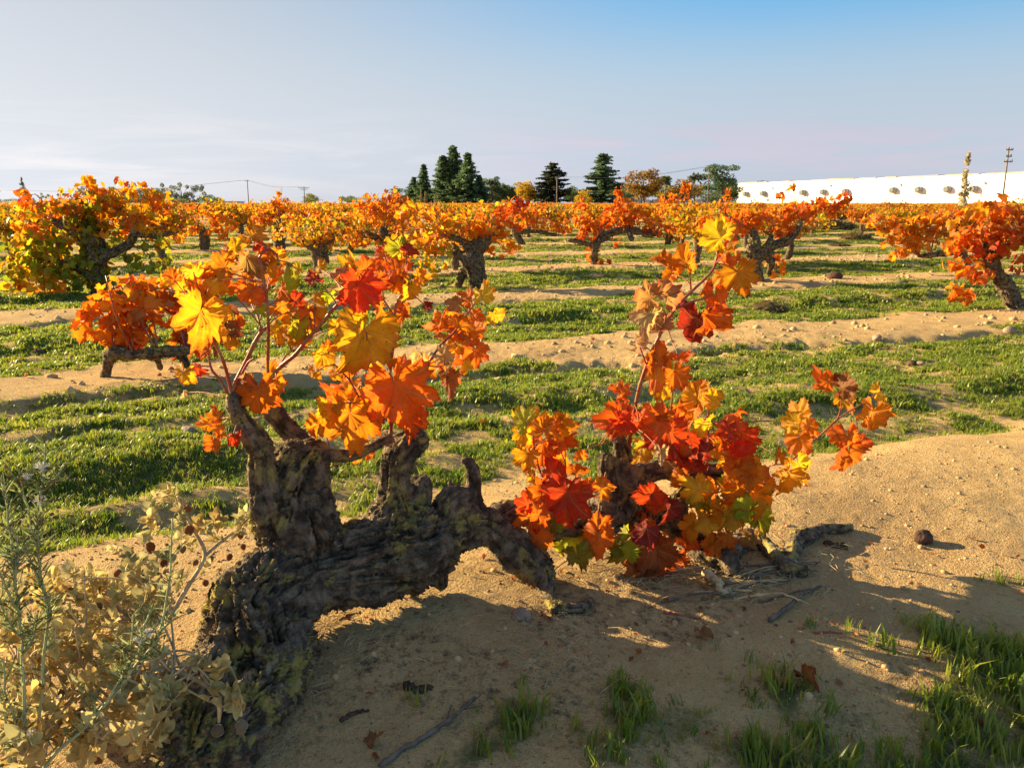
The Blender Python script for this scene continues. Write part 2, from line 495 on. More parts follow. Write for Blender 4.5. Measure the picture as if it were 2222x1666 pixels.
def bark_mat(name, lichen=.6):
    t = NT(new_mat(name))
    p = t.obj()
    n1 = t.noise(p, 7, 5, .6); n2 = t.noise(p, 34, 4, .65); n3 = t.noise(p, 130, 3, .7)
    c = t.mix(t.step(n2, .35, .68), (.055, .040, .025), (.24, .175, .108))
    c = t.mix(t.step(n1, .54, .70, 0, .6), c, (.24, .20, .15))
    geo = t.n('ShaderNodeNewGeometry')
    l = t.math('MULTIPLY', t.step(n1, .50, .60), t.step(n3, .40, .55))
    l2 = t.math('MULTIPLY', t.step(t.noise(p, 11, 4, .7, .5), .49, .60), t.step(n2, .40, .58))
    nzz = t.n('ShaderNodeSeparateXYZ'); t.set(nzz.inputs[0], geo.outputs['Normal'])
    l2 = t.math('MULTIPLY', l2, t.step(nzz.outputs[2], -.2, .7, .45, 1.5), clamp=True)
    c = t.mix(t.math('MULTIPLY', l2, lichen), c, (.36, .28, .05))
    c = t.mix(t.math('MULTIPLY', t.math('MULTIPLY', l, t.step(n2, .55, .7)), lichen), c, (.36, .37, .27))
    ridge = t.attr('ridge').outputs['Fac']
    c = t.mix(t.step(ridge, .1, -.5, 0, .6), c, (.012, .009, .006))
    nb = t.bump(t.math('ADD', n2, t.math('MULTIPLY', n3, .6)), .9, .012)
    return t.out(t.pbsdf(c, .9, .2, nb))
M_GROUND = ground_mat()
M_LEAF = leaf_mat('vine_leaf')
M_LEAFJ = leaf_mat('vine_foliage', True)
M_BARK = bark_mat('vine_bark', .8)
M_BARK2 = bark_mat('vine_bark_dry', .35)
def cane_mat():
    t = NT(new_mat('cane_bark'))
    p = t.obj()
    n = t.noise(p, 14, 3); n2 = t.noise(p, 160, 2)
    c = t.mix(t.step(n, .42, .60), (.30, .050, .030), (.32, .15, .06))
    c = t.mix(t.step(n2, .55, .7, 0, .5), c, (.10, .035, .02))
    return t.out(t.pbsdf(c, .45, .4, t.bump(n2, .3, .002)))
M_CANE = cane_mat()
def grass_mat():
    t = NT(new_mat('grass_blade'))
    oi = t.n('ShaderNodeObjectInfo')
    n = t.noise(t.pos(), 1.7, 3)
    k = t.math('ADD', t.math('MULTIPLY', oi.outputs['Random'], .6), t.math('MULTIPLY', n, .5))
    c = t.mix(t.step(k, .2, .8), (.12, .21, .022), (.31, .34, .05))
    c = t.mix(t.step(oi.outputs['Random'], .90, .96, 0, .8), c, (.32, .27, .11))
    s = t.pbsdf(c, .42, .5)
    return t.out(t.trans(s, t.mix(1., c, (1.2, 1.15, .6), 'MULTIPLY'), .5))
M_GRASS = grass_mat()
def foliage_mat(name, sat=.35):
    t = NT(new_mat(name))
    base = t.attr('leafcol').outputs['Color']
    n = t.noise(t.obj(), .9, 3)
    c = t.mix(t.step(n, .35, .65), t.mix(1., base, (.75, .75, .75), 'MULTIPLY'), base)
    s = t.pbsdf(c, .7, .2)
    return t.out(t.trans(s, c, sat))
M_TREE = foliage_mat('tree_foliage', .5)
M_WOOL = None
def wool_mat():
    t = NT(new_mat('woolly_dry_leaf'))
    oi = t.n('ShaderNodeObjectInfo')
    base = oi.outputs['Color']
    n = t.noise(t.obj(), 60, 3)
    rim = t.n('ShaderNodeLayerWeight'); rim.inputs[0].default_value = .35
    c = t.mix(t.step(n, .35, .7), t.mix(1., base, (.7, .66, .6), 'MULTIPLY'), base)
    s = t.n('ShaderNodeBsdfPrincipled')
    t.set(s.inputs['Base Color'], c); s.inputs['Roughness'].default_value = .8
    s.inputs['Specular IOR Level'].default_value = .15
    s.inputs['Sheen Weight'].default_value = .6; s.inputs['Sheen Roughness'].default_value = .4
    return t.out(t.trans(s.outputs[0], c, .45))
M_WOOL = wool_mat()
def woolj_mat(name, f=.4):
    t = NT(new_mat(name))
    c = t.attr('leafcol').outputs['Color']
    n = t.noise(t.obj(), 60, 3)
    c = t.mix(t.step(n, .35, .7), t.mix(1., c, (.7, .66, .6), 'MULTIPLY'), c)
    return t.out(t.trans(t.pbsdf(c, .8, .2), c, f))
M_WOOLJ = woolj_mat('woolly_dry_foliage')
M_DRY = plain('dry_straw', (.50, .38, .20), .8, .2, .35, 30)
M_TWIG = plain('weathered_twig', (.15, .12, .09), .85, .2, .4, 40, .5, .003)
M_STONE = plain('stone', (.30, .22, .15), .9, .2, .25, 20, .6, .01)
M_CLOD = plain('dark_clod', (.10, .06, .04), .95, .1, .4, 30, .8, .01)
M_WHITE = plain('white_painted_panel', (.80, .80, .78), .6, .3, .03, .6)
M_GREYP = plain('grey_vent_metal', (.26, .27, .25), .5, .4, .2, 3)
M_DARKP = plain('dark_louvre', (.05, .05, .045), .6, .3, .2, 3)
M_TAN = plain('tan_roof_edge', (.42, .36, .28), .7, .3, .1, 1)
M_POLE = plain('pole_wood', (.20, .16, .13), .85, .2, .3, 2)
M_WIRE = plain('wire_metal', (.25, .24, .22), .5, .4, .1, 1)
M_BLUE = plain('pale_blue_panel', (.36, .46, .52), .6, .3, .05, .3)
M_STEM = plain('green_weed_stem', (.36, .39, .19), .6, .3, .3, 20)
M_FLUFF = plain('white_seed_fluff', (.78, .74, .62), .9, .1, .1, 60)

# ------------------------------------------------------------------ ground: one sheet out to the horizon
def build_ground():
    ys = np.concatenate([np.linspace(-40, .6, 14)[:-1], np.arange(.6, 1.15, .05), np.arange(1.15, 3.4, .0125)])
    y = ys[-1]; add = []
    while y < 70: y *= 1.0062 if y < 30 else 1.02; add.append(y)
    while y < 9000: y *= 1.22; add.append(y)
    ys = np.concatenate([ys, add])
    xs = np.arange(-1.45, 2.3, .0135)
    def grow(x, s):
        out, st = [], .0135
        while abs(x) < 60: st *= 1.027; x += s * min(st, .2 if abs(x) < 14 else 2.); out.append(x)
        while abs(x) < 9000: x *= 1.3; out.append(x)
        return out
    xs = np.concatenate([grow(xs[0], -1)[::-1], xs, grow(xs[-1], 1)])
    X, Y = np.meshgrid(xs, ys)
    X, Y = X.ravel(), Y.ravel()
    z = H(X, Y)
    nx, ny = len(xs), len(ys)
    i = np.arange(ny - 1)[:, None] * nx + np.arange(nx - 1)[None]
    q = np.stack([i, i + 1, i + nx + 1, i + nx], -1).reshape(-1, 4)
    u, v, dv, k = row_off(X, Y)
    far = sstep(Y, 30, 80)
    g = turf(X, Y) * (1 - .5 * far)
    # dark crumbs of old bark and leaf litter on the sand at the foot of the old vine
    cr = sstep(fbm(np.c_[X, Y] * 2.6, 3, 77), .02, .35) * sstep(Y, 2.4, 1.8) * sstep(Y, .5, 1.0)
    o = link('ground', mesh_np('ground', np.c_[X, Y, z], q, M_GROUND, fattr={'turf': g, 'crumb': cr}))
    tag(o, kind='structure')
    return nx, ny
print('GROUND', build_ground())

# ------------------------------------------------------------------ grass
def blade_tuft(seed, n, w, lean, spread):
    r = np.random.default_rng(seed)
    b = Bag()
    for _ in range(n):
        a = r.uniform(0, 6.283); d = np.array((math.cos(a), math.sin(a), 0)); s = np.array((-d[1], d[0], 0))
        base = r.normal(0, spread, 3) * (1, 1, 0)
        h = r.uniform(.55, 1.0); ln = r.uniform(.1, lean) * h
        p1 = base + (0, 0, h * .55) + d * ln * .3
        p2 = base + (0, 0, h * r.uniform(.85, 1.)) + d * ln
        ww = w * r.uniform(.7, 1.2)
        v = np.array([base - s * ww - (0, 0, .12), base + s * ww - (0, 0, .12), p1 - s * ww * .8, p1 + s * ww * .8, p2])
        b.add(v, [(0, 1, 3), (0, 3, 2), (2, 3, 4)])
    return b.get()
def hidden_collection(name, meshes):
    c = bpy.data.collections.new(name)
    for i, me in enumerate(meshes):
        o = bpy.data.objects.new('%s_%02d' % (name, i), me)
        c.objects.link(o)
    return c
def instancer(name, pts, rot, scl, idx, coll):
    me = bpy.data.meshes.new(name)
    n = len(pts)
    me.vertices.add(n); me.vertices.foreach_set('co', np.asarray(pts, np.float32).ravel())
    a = me.attributes.new('rot', 'FLOAT_VECTOR', 'POINT'); a.data.foreach_set('vector', np.asarray(rot, np.float32).ravel())
    a = me.attributes.new('scl', 'FLOAT_VECTOR', 'POINT'); a.data.foreach_set('vector', np.asarray(scl, np.float32).ravel())
    a = me.attributes.new('idx', 'INT', 'POINT'); a.data.foreach_set('value', np.asarray(idx, np.int32))
    o = link(name, me)
    ng = bpy.data.node_groups.new(name + '_scatter', 'GeometryNodeTree')
    ng.interface.new_socket('Geometry', in_out='INPUT', socket_type='NodeSocketGeometry')
    ng.interface.new_socket('Geometry', in_out='OUTPUT', socket_type='NodeSocketGeometry')
    N, L = ng.nodes, ng.links
    gi, go = N.new('NodeGroupInput'), N.new('NodeGroupOutput')
    ci = N.new('GeometryNodeCollectionInfo')
    ci.inputs['Collection'].default_value = coll
    ci.inputs['Separate Children'].default_value = True
    ci.inputs['Reset Children'].default_value = True
    ip = N.new('GeometryNodeInstanceOnPoints')
    ip.inputs['Pick Instance'].default_value = True
    L.new(gi.outputs[0], ip.inputs['Points']); L.new(ci.outputs[0], ip.inputs['Instance'])
    def at(n, t):
        x = N.new('GeometryNodeInputNamedAttribute'); x.data_type = t; x.inputs[0].default_value = n; return x.outputs[0]
    L.new(at('idx', 'INT'), ip.inputs['Instance Index'])
    L.new(at('rot', 'FLOAT_VECTOR'), ip.inputs['Rotation'])
    L.new(at('scl', 'FLOAT_VECTOR'), ip.inputs['Scale'])
    L.new(ip.outputs[0], go.inputs[0])
    md = o.modifiers.new('scatter', 'NODES'); md.node_group = ng
    return o
def build_grass():
    tufts = []
    for i, (n, w, lean, sp) in enumerate([(9, .055, .8, .22), (7, .06, 1.0, .28), (11, .05, .6, .25), (10, .14, .8, .5), (12, .13, .7, .6), (9, .17, .9, .5)]):
        v, f = blade_tuft(100 + i, n, w, lean, sp)
        tufts.append(mesh_np('grass_tuft', v, f, M_GRASS))
    coll = hidden_collection('grass_tufts', tufts)
    N = 420000
    Y = np.exp(RNG.uniform(math.log(1.25), math.log(48), N))
    X = RNG.uniform(-1, 1, N) * (.66 * Y + .25)
    rho = N / (Y * math.log(48 / 1.25)) / (1.32 * Y + .5)
    keep = RNG.uniform(0, 1, N) < np.minimum(1, 3200 / rho)
    X, Y = X[keep], Y[keep]
    g = turf(X, Y)
    u, v, dv, k = row_off(X, Y)
    keep = RNG.uniform(0, 1, len(X)) < g ** 1.5 * np.where((k <= 0) & (dv < 0), .75, 1)
    X, Y, g = X[keep], Y[keep], g[keep]
    u, v, dv, k = row_off(X, Y)
    n = len(X)
    verge = (k <= 0) & (dv < 0)
    h = np.where(verge, RNG.uniform(.018, .066, n), RNG.uniform(.014, .036, n)) * (.55 + .6 * g)
    far = sstep(Y, 3, 9)
    h = h * (1 + .25 * far + .5 * sstep(Y, 12, 40))
    idx = np.where(RNG.uniform(0, 1, n) < far, RNG.integers(3, 6, n), RNG.integers(0, 3, n))
    wd = h * RNG.uniform(.9, 1.4, n) * np.where(verge, .75, 1)
    rot = np.c_[RNG.normal(0, .12, n), RNG.normal(0, .12, n), RNG.uniform(0, 6.283, n)]
    o = instancer('grass', np.c_[X, Y, H(X, Y) - .001], rot, np.c_[wd, wd, h], idx, coll)
    tag(o, 'short bright green grass in bands between the sandy vine rows', 'grass', kind='stuff')
    return n
print('GRASS', build_grass())

# ------------------------------------------------------------------ vine leaves
PAL = {'Y': (.80, .48, .022), 'OY': (.82, .36, .012), 'O': (.82, .24, .010), 'RO': (.78, .155, .010), 'R': (.72, .060, .012),
       'DR': (.34, .026, .018), 'BR': (.50, .22, .085), 'P': (.70, .44, .20), 'YG': (.44, .44, .022), 'OL': (.24, .25, .018), 'BD': (.38, .105, .035)}
def pal(code, r, j=.12):
    c = np.array(PAL[code]) * r.uniform(1 - j, 1 + j, 3) * r.uniform(.88, 1.08)
    return np.clip(c, 0.004, .95)
def leaf_outline(r, n):
    """radius of a vine leaf round its stalk point; angle 0 is the tip"""
    th = np.linspace(-math.pi, math.pi, n, endpoint=False)
    lob = [(0, .64, r.uniform(.52, .64)), (r.uniform(48, 60), .57, r.uniform(.46, .58)), (r.uniform(98, 112), .50, r.uniform(.44, .54)), (r.uniform(140, 152), .38, .32)]
    rad = np.full(n, .06)
    sin = r.uniform(.28, .44)
    for a, L, w in lob:
        for s in (-1, 1):
            aa = R(a) * s + r.normal(0, .04)
            d = np.abs((th - aa + math.pi) % (2 * math.pi) - math.pi)
            LL = L * r.uniform(.80, 1.10)
            rad = np.maximum(rad, LL * np.clip(1 - (d / (w * 1.15)) ** 1.6 * .56, 0, 1) * (d < w * 1.35))
    floor = np.where(np.abs(th) < R(150), sin, .05)
    rad = np.maximum(rad, floor)
    rad = rad * (1 - .85 * sstep(np.abs(th), R(158), R(179)))
    k = np.arange(n)
    rad = rad * np.where(k % 2 == 0, 1.05 + .07 * r.uniform(-1, 1, n), .91 + .04 * r.uniform(-1, 1, n))
    return th, rad
def leaf_mesh(seed, n, rings, fold, cup, ripple, curl, mat, name='leaf'):
    r = np.random.default_rng(seed)
    th, rad = leaf_outline(r, n)
    fr = np.linspace(0, 1, rings + 1)[1:]
    fr = fr ** .8
    x = np.concatenate([[0]] + [f * rad * np.sin(th) for f in fr])
    y = np.concatenate([[0]] + [f * rad * np.cos(th) for f in fr])
    uv = np.c_[x, y]
    f = [(0, 1 + j, 1 + (j + 1) % n) for j in range(n)]
    for k in range(rings - 1):
        a, b = 1 + k * n, 1 + (k + 1) * n
        for j in range(n):
            j2 = (j + 1) % n
            f += [(a + j, b + j, b + j2), (a + j, b + j2, a + j2)]
    rr = np.hypot(x, y); tt = np.arctan2(x, y)
    va = np.array([0, 50, 103, 150, 180]) * math.pi / 180
    fr_ = np.zeros_like(tt)
    for a0, a1 in zip(va[:-1], va[1:]):
        m = (np.abs(tt) >= a0) & (np.abs(tt) < a1); fr_[m] = (np.abs(tt[m]) - a0) / (a1 - a0)
    bulge = np.sin(math.pi * fr_) * np.minimum(rr, .4)
    z = -cup * rr ** 2 + ripple * .75 * bulge + ripple * .9 * fbm(np.c_[x, y] * 5 + seed, 2, seed) + ripple * .5 * rr * vnoise(np.c_[x, y] * 11 + seed, seed + 5)
    z = z + r.uniform(-.5, .5) * x * y + r.uniform(-.4, .4) * np.maximum(0, x) ** 2
    # fold along the midrib, blade halves lifted; then roll the tip and one side over
    ax = np.abs(x)
    x2 = np.sign(x) * ax * np.cos(fold * (1 + .3 * r.uniform(-1, 1) * np.sign(x)))
    z = z + ax * np.sin(fold)
    def bend(p, q, k, start):
        s = np.maximum(0, p - start)
        if k == 0: return p, q
        ang = s * k
        return np.where(p > start, start + np.sin(ang) / k - q * 0, p), np.where(p > start, q - (1 - np.cos(ang)) / k, q)
    if abs(curl) > 1e-3:
        y2, z = bend(y, z, curl, r.uniform(-.05, .2))
        x2, z = bend(x2, z, curl * r.uniform(-.8, .8), r.uniform(.05, .2))
    else: y2 = y
    # f winding gives the upper face towards +z
    f = np.array(f)[:, ::-1]
    return mesh_np(name, np.c_[x2, y2, z], f, mat, uv=uv, fattr={'rim': np.concatenate([[0]] + [np.full(n, q) for q in np.linspace(0, 1, rings + 1)[1:]])})
_q = np.random.default_rng(5)
LEAVES = [leaf_mesh(i, 56, 3, *p, M_LEAF) for i, p in enumerate([(.15, .25, .16, .3), (.22, .10, .18, .5)] + [(_q.uniform(-.1, .5), _q.uniform(-.2, .5), _q.uniform(.16, .32), _q.choice([-1., 1., 1.]) * _q.uniform(.3, 1.9)) for _ in range(18)])]
CURLED = [leaf_mesh(40 + i, 52, 3, *p, M_LEAF) for i, p in enumerate([(.75, .5, .2, 2.6), (.55, .2, .25, 3.6), (.95, .3, .2, 2.2), (.4, .8, .3, -3.), (.6, .1, .35, 2.8), (1.05, .4, .3, 1.6), (.3, .6, .4, 3.2)])]
SMALL = [leaf_mesh(70 + i, 18, 1, *p, M_LEAF) for i, p in enumerate([(.2, .3, .1, .5), (.35, .2, .1, 1.2), (.1, .5, .1, -.8), (.6, .3, .1, 1.5), (.15, .2, .1, .8), (.8, .4, .1, 2.)])]
TINY = []
for i in range(6):
    r_ = np.random.default_rng(200 + i)
    th_, rad_ = leaf_outline(r_, 9)
    fo = (.2, .5, .9, .3, .7, .1)[i]
    xx = rad_ * np.sin(th_); yy = rad_ * np.cos(th_)
    TINY.append((np.vstack([[0, 0, 0], np.c_[xx * math.cos(fo), yy, np.abs(xx) * math.sin(fo) - .4 * yy ** 2]]), np.array([(0, 1 + (j + 1) % 9, 1 + j) for j in range(9)])))
CAMP = np.array((0, 0, CAM_Z))
def leaf_frame(T, N, size):
    T = T / np.linalg.norm(T)
    N = N - (N @ T) * T; N = N / (np.linalg.norm(N) + 1e-9)
    S = np.cross(T, N)
    M = np.eye(4)
    M[:3, 0], M[:3, 1], M[:3, 2] = S * size, T * size, N * size
    return M
def put_leaf(root, me, P, M, col, name='leaf'):
    o = link(name, me, root)
    M = M.copy(); M[:3, 3] = np.asarray(P) - np.array(root.location)
    o.matrix_basis = Matrix(M.tolist())
    o.color = (*[float(c) for c in col], 1)
    return o

# ------------------------------------------------------------------ gnarled wood
def wood(name, chains, root, voxel, mat, rough=1.0, seed=0, twist=True):
    """chains: lists of (point, radius). Welds them into one skin and works bark relief into it."""
    pts, rad, tan, arc = [], [], [], []
    for ch in chains:
        P = catmull([c[0] for c in ch], 8)
        rr = np.interp(np.linspace(0, 1, len(P)), np.linspace(0, 1, len(ch)), [c[1] for c in ch])
        seg = np.linalg.norm(np.diff(P, axis=0), axis=1)
        s = np.concatenate([[0], np.cumsum(seg)])
        n = max(3, int(s[-1] / (rr.min() * .35 + voxel)) + 2)
        t = np.linspace(0, s[-1], n)
        Q = np.c_[[np.interp(t, s, P[:, k]) for k in range(3)]].T
        rq = np.interp(t, s, rr)
        rq = rq * (1 + .16 * rough * vnoise(np.c_[t / (rr.mean() * 1.6) + seed * 3.1, t * 0], seed + 3))
        pts.append(Q); rad.append(rq); arc.append(t); tan.append(np.gradient(Q, axis=0))
    P, Rr, T, A = np.vstack(pts), np.concatenate(rad), np.vstack(tan), np.concatenate(arc)
    T = T / (np.linalg.norm(T, axis=1)[:, None] + 1e-9)
    # signed distance on a grid, skinned by the remesh modifier from a union of balls
    import bmesh
    bm = bmesh.new()
    ico = bmesh.new(); bmesh.ops.create_icosphere(ico, subdivisions=2, radius=1.0)
    iv = np.array([v.co[:] for v in ico.verts]); fi = np.array([[v.index for v in f.verts] for f in ico.faces]); ico.free(); bm.free()
    V = (P[:, None, :] + Rr[:, None, None] * iv[None]).reshape(-1, 3)
    F = (fi[None] + (np.arange(len(P)) * len(iv))[:, None, None]).reshape(-1, 3)
    me = mesh_np('tmp', V, F)
    o = bpy.data.objects.new('tmp', me); COL.objects.link(o)
    md = o.modifiers.new('r', 'REMESH'); md.mode = 'VOXEL'; md.voxel_size = voxel
    dg = bpy.context.evaluated_depsgraph_get()
    e = o.evaluated_get(dg); m2 = e.to_mesh()
    nv = len(m2.vertices)
    co = np.empty(nv * 3, np.float32); m2.vertices.foreach_get('co', co); co = co.reshape(-1, 3).astype(float)
    no = np.empty(nv * 3, np.float32); m2.vertices.foreach_get('normal', no); no = no.reshape(-1, 3).astype(float)
    m2.calc_loop_triangles()
    tr = np.empty(len(m2.loop_triangles) * 3, np.int32); m2.loop_triangles.foreach_get('vertices', tr); tr = tr.reshape(-1, 3)
    e.to_mesh_clear(); bpy.data.objects.remove(o); bpy.data.meshes.remove(me)
    # smooth the stacked balls a little
    ed = np.vstack([tr[:, [0, 1]], tr[:, [1, 2]], tr[:, [2, 0]]])
    for _ in range(5):
        acc = np.zeros_like(co); cnt = np.zeros(nv)
        np.add.at(acc, ed[:, 0], co[ed[:, 1]]); np.add.at(cnt, ed[:, 0], 1)
        co = co * .45 + .55 * acc / np.maximum(cnt, 1)[:, None]
    near = np.empty(nv, int)
    for a in range(0, nv, 4000):
        d = np.linalg.norm(co[a:a + 4000, None] - P[None], axis=2) - Rr[None]
        near[a:a + 4000] = d.argmin(1)
    t, rl, tt = T[near], Rr[near], A[near]
    rel = co - P[near]
    along = tt + (rel * t).sum(1)
    perp = rel - (rel * t).sum(1)[:, None] * t
    ndir = perp / (np.linalg.norm(perp, axis=1)[:, None] + 1e-9)
    k = 3.0 + 0 * rl
    q = np.c_[ndir * (k * np.clip(rl / .05, .6, 2.0))[:, None]] + (along / .42)[:, None] * np.array((.6, .5, .7)) + .30 * fbm(co / .09, 2, seed + 8)[:, None]
    fib = 1 - 2 * np.abs(vnoise(q * 1.5, seed + 1))             # stringy ridges that run along the limb
    fib2 = 1 - 2 * np.abs(vnoise(q * 4.1, seed + 2))
    knob = fbm(co / .075, 3, seed + 5)
    fine = fbm(co / .017, 3, seed + 6)
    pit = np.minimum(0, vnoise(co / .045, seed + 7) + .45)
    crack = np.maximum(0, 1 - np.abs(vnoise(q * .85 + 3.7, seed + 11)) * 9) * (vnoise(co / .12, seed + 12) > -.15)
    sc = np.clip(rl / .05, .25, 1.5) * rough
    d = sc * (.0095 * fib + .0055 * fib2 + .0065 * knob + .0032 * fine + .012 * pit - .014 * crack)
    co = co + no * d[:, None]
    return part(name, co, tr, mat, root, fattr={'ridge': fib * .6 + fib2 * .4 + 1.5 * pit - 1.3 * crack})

# ------------------------------------------------------------------ the old fallen vine close by
V0 = 1.80
def c4(x, y): return 340 + x / 2.836, 460 + y / 2.836
def c5(x, y): return 1080 + x / 1.975, 460 + y / 1.975
def c6(x, y): return x / 2.284, 940 + y / 2.284
def c7(x, y): return 380 + x / 2.0587, 860 + y / 2.0587
def c8(x, y): return 1200 + x / 2.1644, 1000 + y / 2.1644
def chain(lst, f=None, v=V0):
    out = []
    for e in lst:
        x, y, r = e[:3]
        dv = e[3] if len(e) > 3 else 0
        if f: x, y = f(x, y)
        if dv == 'g':                   # rests on the ground under it
            G = hit(x, y + .75 * r); P = at_y(x, y, G[1] + .25 * r * mpp(G))
        else:
            P = at_v(x, y, v + dv)
            if P[2] < H1(P[0], P[1]) + .2 * r * mpp(P):
                G = hit(x, y + .75 * r); P = at_y(x, y, G[1] + .25 * r * mpp(G))
        out.append((P, .92 * r * mpp(P)))
    return out
hero_base = hit(*c7(250, 1350)); hero_base = np.array((hero_base[0], hero_base[1] + .1, H1(hero_base[0], hero_base[1] + .1)))
HERO = tag(empty('grapevine', hero_base), 'old twisted vine with its thick trunk lying along the sand, orange leaves on short spurs', 'vine', 'vines of the vineyard')
tr = []
tr.append(chain([(90, 1540, 105, 'g'), (150, 1390, 100, -.24), (235, 1230, 97, -.17), (300, 1050, 100, -.10), (400, 880, 97, -.04), (560, 800, 86), (700, 760, 84), (860, 720, 84), (1020, 690, 80), (1150, 640, 66), (1260, 600, 54), (1400, 590, 42), (1480, 640, 42), (1530, 700, 44), (1600, 755, 40), (1650, 820, 26), (1662, 880, 14, -.02), (1680, 930, 14, 'g')], c7))
tr[-1] = [(p, r) for p, r in tr[-1]]
tr.append(chain([(300, 1000, 60, -.06), (400, 1060, 90, -.12), (440, 1200, 85, -.19), (390, 1330, 85, -.24), (290, 1450, 85, -.28), (210, 1540, 85, 'g')], c7))
tr.append(chain([(420, 1040, 50, -.14), (520, 960, 50, -.10), (640, 860, 60, -.05), (800, 820, 62, -.04), (960, 800, 58, -.03), (1080, 740, 46, -.02), (1160, 790, 26, -.01), (1190, 840, 15)], c7))
tr.append(chain([(560, 720, 70, .02), (560, 620, 80, .03), (535, 520, 78, .03), (520, 420, 76, .03), (560, 320, 70, .03), (620, 270, 46, .04)], c7))
tr.append(chain([(640, 600, 44, .03), (645, 470, 34, .05), (635, 350, 32, .06), (600, 290, 35, .06)], c7))
tr.append(chain([(430, 540, 38, 0), (400, 420, 38, 0), (385, 300, 34, 0), (385, 250, 32, 0), (340, 170, 28, -.01), (295, 100, 25, -.02), (265, 30, 23, -.02), (265, 8, 20, -.02)], c7))
tr.append(chain([(590, 270, 30, .08), (545, 190, 27, .12), (480, 120, 26, .13), (425, 50, 24, .14), (410, 20, 18, .14)], c7))
tr.append(chain([(600, 270, 22, .03), (700, 262, 19, .0), (800, 262, 15, -.01), (860, 235, 14, -.01), (910, 210, 12, -.01), (955, 178, 10, -.01)], c7))
tr.append(chain([(940, 650, 58, .02), (975, 545, 48, .02), (985, 460, 42, .02), (985, 380, 38, .02), (990, 290, 40, .02), (1040, 215, 33, .02), (1075, 200, 30, .02)], c7))
tr.append(chain([(1080, 470, 30, .04), (1100, 400, 24, .05), (1120, 390, 14, .05)], c7))
tr.append(chain([(1210, 560, 46, .02), (1240, 490, 40, .02), (1260, 480, 34, .02)], c7))
tr.append(chain([(1330, 560, 36, .03), (1335, 440, 22, .03), (1335, 360, 19, .03), (1318, 300, 16, .03), (1290, 285, 10, .03)], c7))
tr.append(chain([(1265, 480, 14, .03), (1245, 420, 10, .03), (1222, 378, 6, .03)], c7))
tr.append(chain([(1290, 470, 14, .03), (1300, 420, 9, .03), (1330, 390, 8, .03)], c7))
tr.append(chain([(1680, 930, 13, 'g'), (1740, 945, 16, 'g'), (1820, 940, 15, 'g'), (1860, 905, 9, -.06)], c7))
tr.append(chain([(1660, 900, 10, -.03), (1690, 960, 13, 'g')], c7))
tr.append(chain([(1400, 590, 34, .02), (1500, 520, 30, .05), (1600, 530, 32, .08)], c7))
tr.append(chain([(270, 1370, 34, .08), (360, 1330, 38, .08), (440, 1315, 46, .06), (530, 1290, 46, .05), (620, 1260, 38, .05), (700, 1300, 32, .06), (790, 1370, 30, .07), (900, 1440, 34, .06), (980, 1480, 34, .0), (1000, 1525, 22, 'g')], c5))
tr.append(chain([(470, 1300, 36, .06), (480, 1180, 30, .05), (470, 1090, 26, .05), (465, 1060, 18, .05)], c5))
tr.append(chain([(540, 1280, 40, .05), (570, 1180, 34, .04), (545, 1090, 28, .04), (530, 1010, 21, .04), (515, 960, 15, .04), (508, 940, 10, .04)], c5))
tr.append(chain([(560, 1160, 26, .05), (660, 1110, 26, .08), (740, 1100, 26, .08), (830, 1115, 27, .08), (900, 1110, 24, .08), (1000, 1120, 20, .08), (1090, 1150, 18, .08)], c5))
tr.append(chain([(760, 1330, 26, .08), (770, 1250, 24, .08), (800, 1190, 18, .08)], c5))
tr.append(chain([(960, 1470, 26, .03), (1050, 1415, 28, .03), (1110, 1405, 22, .02), (1160, 1440, 19, .0), (1215, 1490, 19, -.02), (1270, 1525, 22, 'g'), (1310, 1535, 18, 'g')], c5))
tr.append(chain([(1250, 1530, 20, 'g'), (1258, 1460, 20, -.03), (1285, 1405, 22, 0), (1330, 1385, 19, .04), (1400, 1358, 15, .08), (1460, 1358, 12, .10), (1510, 1350, 9, .12)], c5))
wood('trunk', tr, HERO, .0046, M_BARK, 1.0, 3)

CANES = []
def cane(lst, f, r0, r1, v=V0):
    P = []
    for e in lst:
        x, y = f(e[0], e[1])
        P.append(at_v(x, y, v + (e[2] if len(e) > 2 else 0)))
    P = catmull(P, 9)
    n = len(P)
    rr = np.linspace(r0, r1, n) * (1 + .22 * (np.arange(n) % 9 == 0))
    vv, ff = tube(P, rr, 8)
    part('cane', vv, ff, M_CANE, HERO)
    CANES.append(P)
A = dict(f=c4)
cane([(455, 1150, -.02), (490, 1040, -.02), (545, 930, -.02), (600, 810, -.03), (640, 745, -.03), (672, 712, -.03)], c4, .0048, .0040)
cane([(640, 700, -.03), (636, 722, -.03), (640, 745, -.03)], c4, .003, .003)
cane([(690, 1180, .10), (685, 1000, .03), (684, 900, -.02), (688, 720, -.05), (680, 560, -.06), (660, 420, -.07), (648, 340, -.08), (632, 290, -.08), (655, 245, -.08), (700, 232, -.07), (735, 262, -.07), (748, 300, -.07)], c4, .0036, .0022)
cane([(690, 1140, .12), (720, 1010, .02), (770, 945, -.02), (850, 880, -.04), (930, 782, -.05), (1010, 690, -.07), (1075, 610, -.09), (1130, 552, -.10), (1170, 505, -.10)], c4, .0052, .0030)
cane([(760, 950, -.02), (790, 890, 0), (830, 855, .02)], c4, .002, .0014)
cane([(462, 1150, -.02), (445, 1040, -.02), (410, 920, -.03), (375, 840, -.03), (330, 765, -.04)], c4, .0040, .0026)
cane([(470, 1160, -.02), (430, 1100, -.03), (390, 1030, -.04), (345, 980, -.05), (325, 925, -.05)], c4, .0032, .0022)
cane([(430, 1110, -.03), (400, 1108, -.03)], c4, .0030, .0014)
